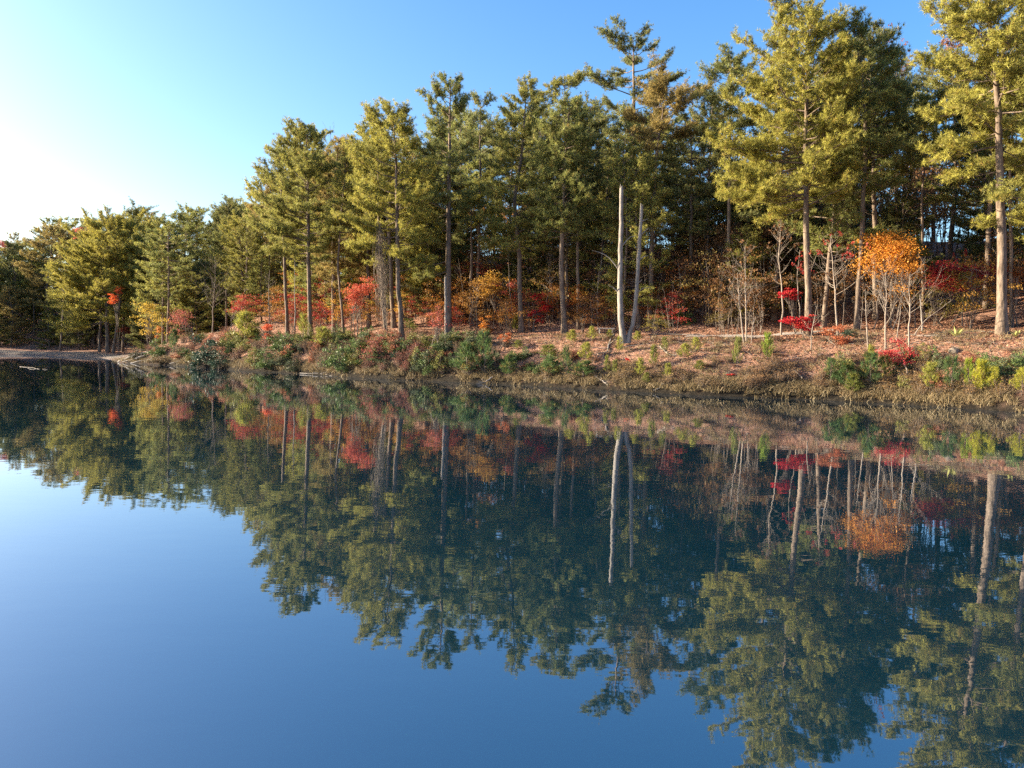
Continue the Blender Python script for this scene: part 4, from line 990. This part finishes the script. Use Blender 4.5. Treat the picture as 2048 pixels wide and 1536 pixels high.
def stick(label, pts, r, name='fallen_branch', cat='branch', mat=None, twigs=3, group=None, water=False, seed=0):
    """pts: pixels lying on the ground / water"""
    rg = np.random.default_rng(seed + int(pts[0][0]))
    W = []
    for q in pts:
        if len(q) == 3: h_ = hit(q[0], q[1]); h_[2] += q[2]
        else: h_ = hit(q[0], q[1]); h_[2] += r * .7
        W.append(h_)
    W = np.array(W); b = W[0].copy(); W = W - b
    t = np.linspace(0, 1, 9); P = np.stack([np.interp(t, np.linspace(0, 1, len(W)), W[:, i]) for i in range(3)], 1)
    L = np.linalg.norm(W[-1])
    P[1:-1] += rg.normal(0, .012 * L, (7, 3)) * np.array([1, 1, .5])
    th_ = thing(name, label, cat, b, group)
    g = Geo(); g.tubes(P, r * np.linspace(1, .35, 9), 6); link('stem', g.mesh('stick', mat or M_DRIFT, True), th_)
    if twigs:
        g = Geo()
        for i in range(twigs):
            j = rg.integers(3, 8); d = unit(P[-1] - P[0] + rg.normal(0, .6, 3) * L); d[2] = abs(d[2]) * .6
            g.tubes(np.array([P[j], P[j] + d * L * .15, P[j] + d * L * .28 + np.array([0, 0, .03])]), np.array([r * .45, r * .3, r * .12]), 4)
        link('twigs', g.mesh('twigs', mat or M_DRIFT), th_)
stick('long pale driftwood log angled into the water at the left point', [(237, 724.5, .05), (262, 721, .45), (296, 714, .6)], .13, 'driftwood_log', 'log', twigs=5)
stick('thinner driftwood limb lying over the driftwood log', [(246, 725, .1), (275, 721, .3), (290, 722, .7)], .08, 'driftwood_log', 'log', twigs=4)
stick('low driftwood limb at the foot of the driftwood log', [(262, 726.5, .03), (285, 725, .2), (305, 722, .25)], .07, 'driftwood_log', 'log', twigs=3)
stick('short driftwood tangle right of the driftwood log', [(338, 730, .05), (350, 728, .2), (362, 725, .2)], .06, 'driftwood_log', 'log', twigs=4)
stick('white stick floating on the dark water near the beach', [(40, 733.5, .02), (58, 735, .02)], .022, 'floating_stick', 'stick', M_PALE, 0)
stick('longer white stick floating end to end with the shorter one near the beach', [(56, 736, .02), (75, 738, .03), (95, 739.5, .02)], .022, 'floating_stick', 'stick', M_PALE, 0)
stick('straight fallen limb leaning down the bank from the snag root', [(1228, 676, .25), (1217, 700, .1), (1206, 720, .08)], .07)
stick('pale curved root branch on the slope right of the snags', [(1320, 695, .05), (1335, 710, .05), (1352, 714, .05)], .05, mat=M_PALE)
stick('long bare branch lying low by the water below the snags', [(1190, 755, .1), (1205, 766, .1), (1216, 774, .1)], .05, mat=M_PALE, twigs=5)
stick('bare branch trailing into the water below the shaded clump', [(985, 766, .35), (972, 767.5, .12), (952, 768.5, .03)], .05, mat=M_PALE, twigs=4)
stick('pale stick at the waterline near the open bank', [(1300, 785, .03), (1318, 782, .15), (1326, 776, .3)], .045, mat=M_PALE)
stick('pale dead limb lying low on the bank below the fanned shrub', [(1490, 744, .06), (1502, 750, .06), (1515, 758, .06)], .05, mat=M_PALE)
stick('flat log lying along the bank top by the path, right of the snags', [(1296, 672, .1), (1340, 671, .1), (1400, 671, .1)], .08, 'fallen_log', 'log', M_PALE, 0)
stick('thin limb fallen across the bank top left of the yucca', [(1812, 672, .04), (1850, 674, .05), (1880, 673, .05)], .04, mat=M_PALE)
stick('scatter of roots below the snag pair', [(1238, 700, .05), (1262, 694, .1), (1290, 690, .05)], .045, mat=M_PALE, twigs=5)
stick('grey fallen pole along the waterline below the shaded trunk foot', [(600, 748, .08), (640, 749.5, .1), (668, 752, .05)], .04, 'fallen_log', 'log')
stick('dark fallen trunk slanting up the slope behind the shaded trunk foot', [(572, 640, .3), (600, 630, .8), (640, 615, 1.4)], .12, 'fallen_log', 'log', M_BARK, 6)
stick('short branch on the slope beside the conical sunny young pine', [(1186, 712, .05), (1210, 706, .06), (1226, 704, .05)], .035, mat=M_PALE)

# ------------------------------------------------------------------ litter, grass
def litter():
    rg = np.random.default_rng(61)
    n = 60000
    px = rg.uniform(240, 2060, n); P = []
    xs = np.array([p[0] for p in SHPX]); ys = np.array([p[1] for p in SHPX])
    yy = np.interp(px, xs, ys)
    d = RI[None] * ((px - CX) / F)[:, None] + UP[None] * ((CY - yy) / F)[:, None] + FW[None]; t = -CAMZ / d[:, 2]
    a = np.stack([d[:, 0] * t, d[:, 1] * t], 1)
    # inland direction of the bank is nearly constant
    nrm = np.array([.55, .835]); s_ = 16 * rg.random(n) ** .8 + .6
    q = a + nrm * s_[:, None] + rg.normal(0, .4, (n, 2))
    z = ground_z(q[:, 0], q[:, 1])
    c = np.stack([q[:, 0], q[:, 1], z + rg.uniform(.005, .05, n)], 1)
    a1 = unit(rg.normal(size=(n, 3)) * np.array([1, 1, .35])); b1 = unit(np.cross(a1, rg.normal(size=(n, 3)) * .5 + np.array([0, 0, 1])))
    L = np.where(rg.random(n) < .5, .16, .07)[:, None] * rg.uniform(.6, 1.3, (n, 1)); Wd = np.where(L > .1, .016, .06)
    V = np.stack([c - a1 * L, c + b1 * Wd, c + a1 * L, c - b1 * Wd], 1); V[..., 2] = np.maximum(V[..., 2], z[:, None] + .003)
    g = Geo(); A = np.repeat(rg.random((n, 3)), 4, 0); g.add(V.reshape(-1, 3), Q=np.arange(n * 4).reshape(-1, 4), A=A)
    o = link('fallen_leaves', g.mesh('fallen_leaves', M_LITTER), None, (.29, .145, .09)); tag(o, 'rust coloured fallen leaves and pine straw strewn over the bank', 'leaves', None, 'stuff')
litter()
def twigs():
    rg = np.random.default_rng(63); n = 1500
    px = rg.uniform(500, 2060, n); S = np.array([np.concatenate(along(min(p, 2045))) for p in px])
    q = S[:, :2] + S[:, 2:] * rg.uniform(.8, 9, n)[:, None]; L = rg.uniform(.15, .8, n); a = rg.uniform(0, 2 * PI, n)
    e = np.stack([np.cos(a), np.sin(a)], 1) * L[:, None] / 2; h = rg.uniform(0, .10, (2, n))
    m_ = q + rg.normal(0, .04, (n, 2))
    P = np.stack([np.column_stack([q - e, ground_z(*(q - e).T) + .02 + h[0]]), np.column_stack([m_, ground_z(*m_.T) + .03 + h.mean(0)]), np.column_stack([q + e, ground_z(*(q + e).T) + .02 + h[1]])], 1)
    g = Geo(); g.tubes(P, rg.uniform(.006, .018, (n, 1)) * np.array([[1, .8, .4]]), 3)
    tag(link('twig_litter', g.mesh('twig_litter', M_PALE)), 'pale dead twigs scattered over the leaf covered bank', 'twigs', None, 'stuff')
twigs()
def grass():
    rg = np.random.default_rng(62)
    n = 8200
    px = rg.uniform(225, 2060, n); S = np.array([np.concatenate(along(min(p, 2045))) for p in px])
    s_ = np.abs(rg.normal(0, .55, n)) + np.where(rg.random(n) < .15, -.05, .12)
    up_ = rg.random(n) < .3
    s_ = np.where(up_, rg.uniform(1, 9, n), s_)
    q = S[:, :2] + S[:, 2:] * s_[:, None]; z = np.maximum(ground_z(q[:, 0], q[:, 1]), 0)
    keep = (vnoise(q[:, 0] * 1.6, q[:, 1] * 1.6) + rg.normal(0, .35, n)) > -.25
    q, z, up_ = q[keep], z[keep], up_[keep]; n = len(q)
    k = 16
    ln = np.where(up_, rg.uniform(.15, .45, n), rg.uniform(.16, .55, n))[:, None, None] * rg.uniform(.5, 1.1, (n, k, 1))
    c = np.stack([q[:, 0], q[:, 1], z - .03], 1)[:, None] + rg.normal(0, .13, (n, k, 3)) * np.array([1, 1, 0])
    d = unit(rg.normal(0, .42, (n, k, 3)) * np.array([1, 1, .2]) + np.array([0, 0, 1.]))
    side = unit(np.cross(d, rg.normal(size=(n, k, 3)))) * .012
    droop = unit(d * np.array([1, 1, 0]) + 1e-4) * ln * .35
    m_ = c + d * ln * .6
    tip = c + d * ln + droop - np.array([0, 0, 1]) * ln * .15
    V = np.stack([c + side, c - side, m_ - side * .7, m_ + side * .7, tip], 2)
    i = np.arange(n * k)[:, None] * 5
    A = np.repeat(rg.random((n, 1, 3)), k, 1) * .6 + rg.random((n, k, 3)) * .4
    g = Geo(); g.add(V.reshape(-1, 3), Q=i + np.array([[0, 1, 2, 3]]), T=i + np.array([[3, 2, 4]]), A=np.repeat(A.reshape(-1, 3), 5, 0))
    o = link('grass', g.mesh('grass', M_GRASS), None, (.20, .155, .085)); tag(o, 'dry tan grass fringing the waterline and dotting the bank', 'grass', None, 'stuff')
grass()
print('needle/leaf tris', NT[0], 'fill pines', cnt, 'objects', len(SC.objects))
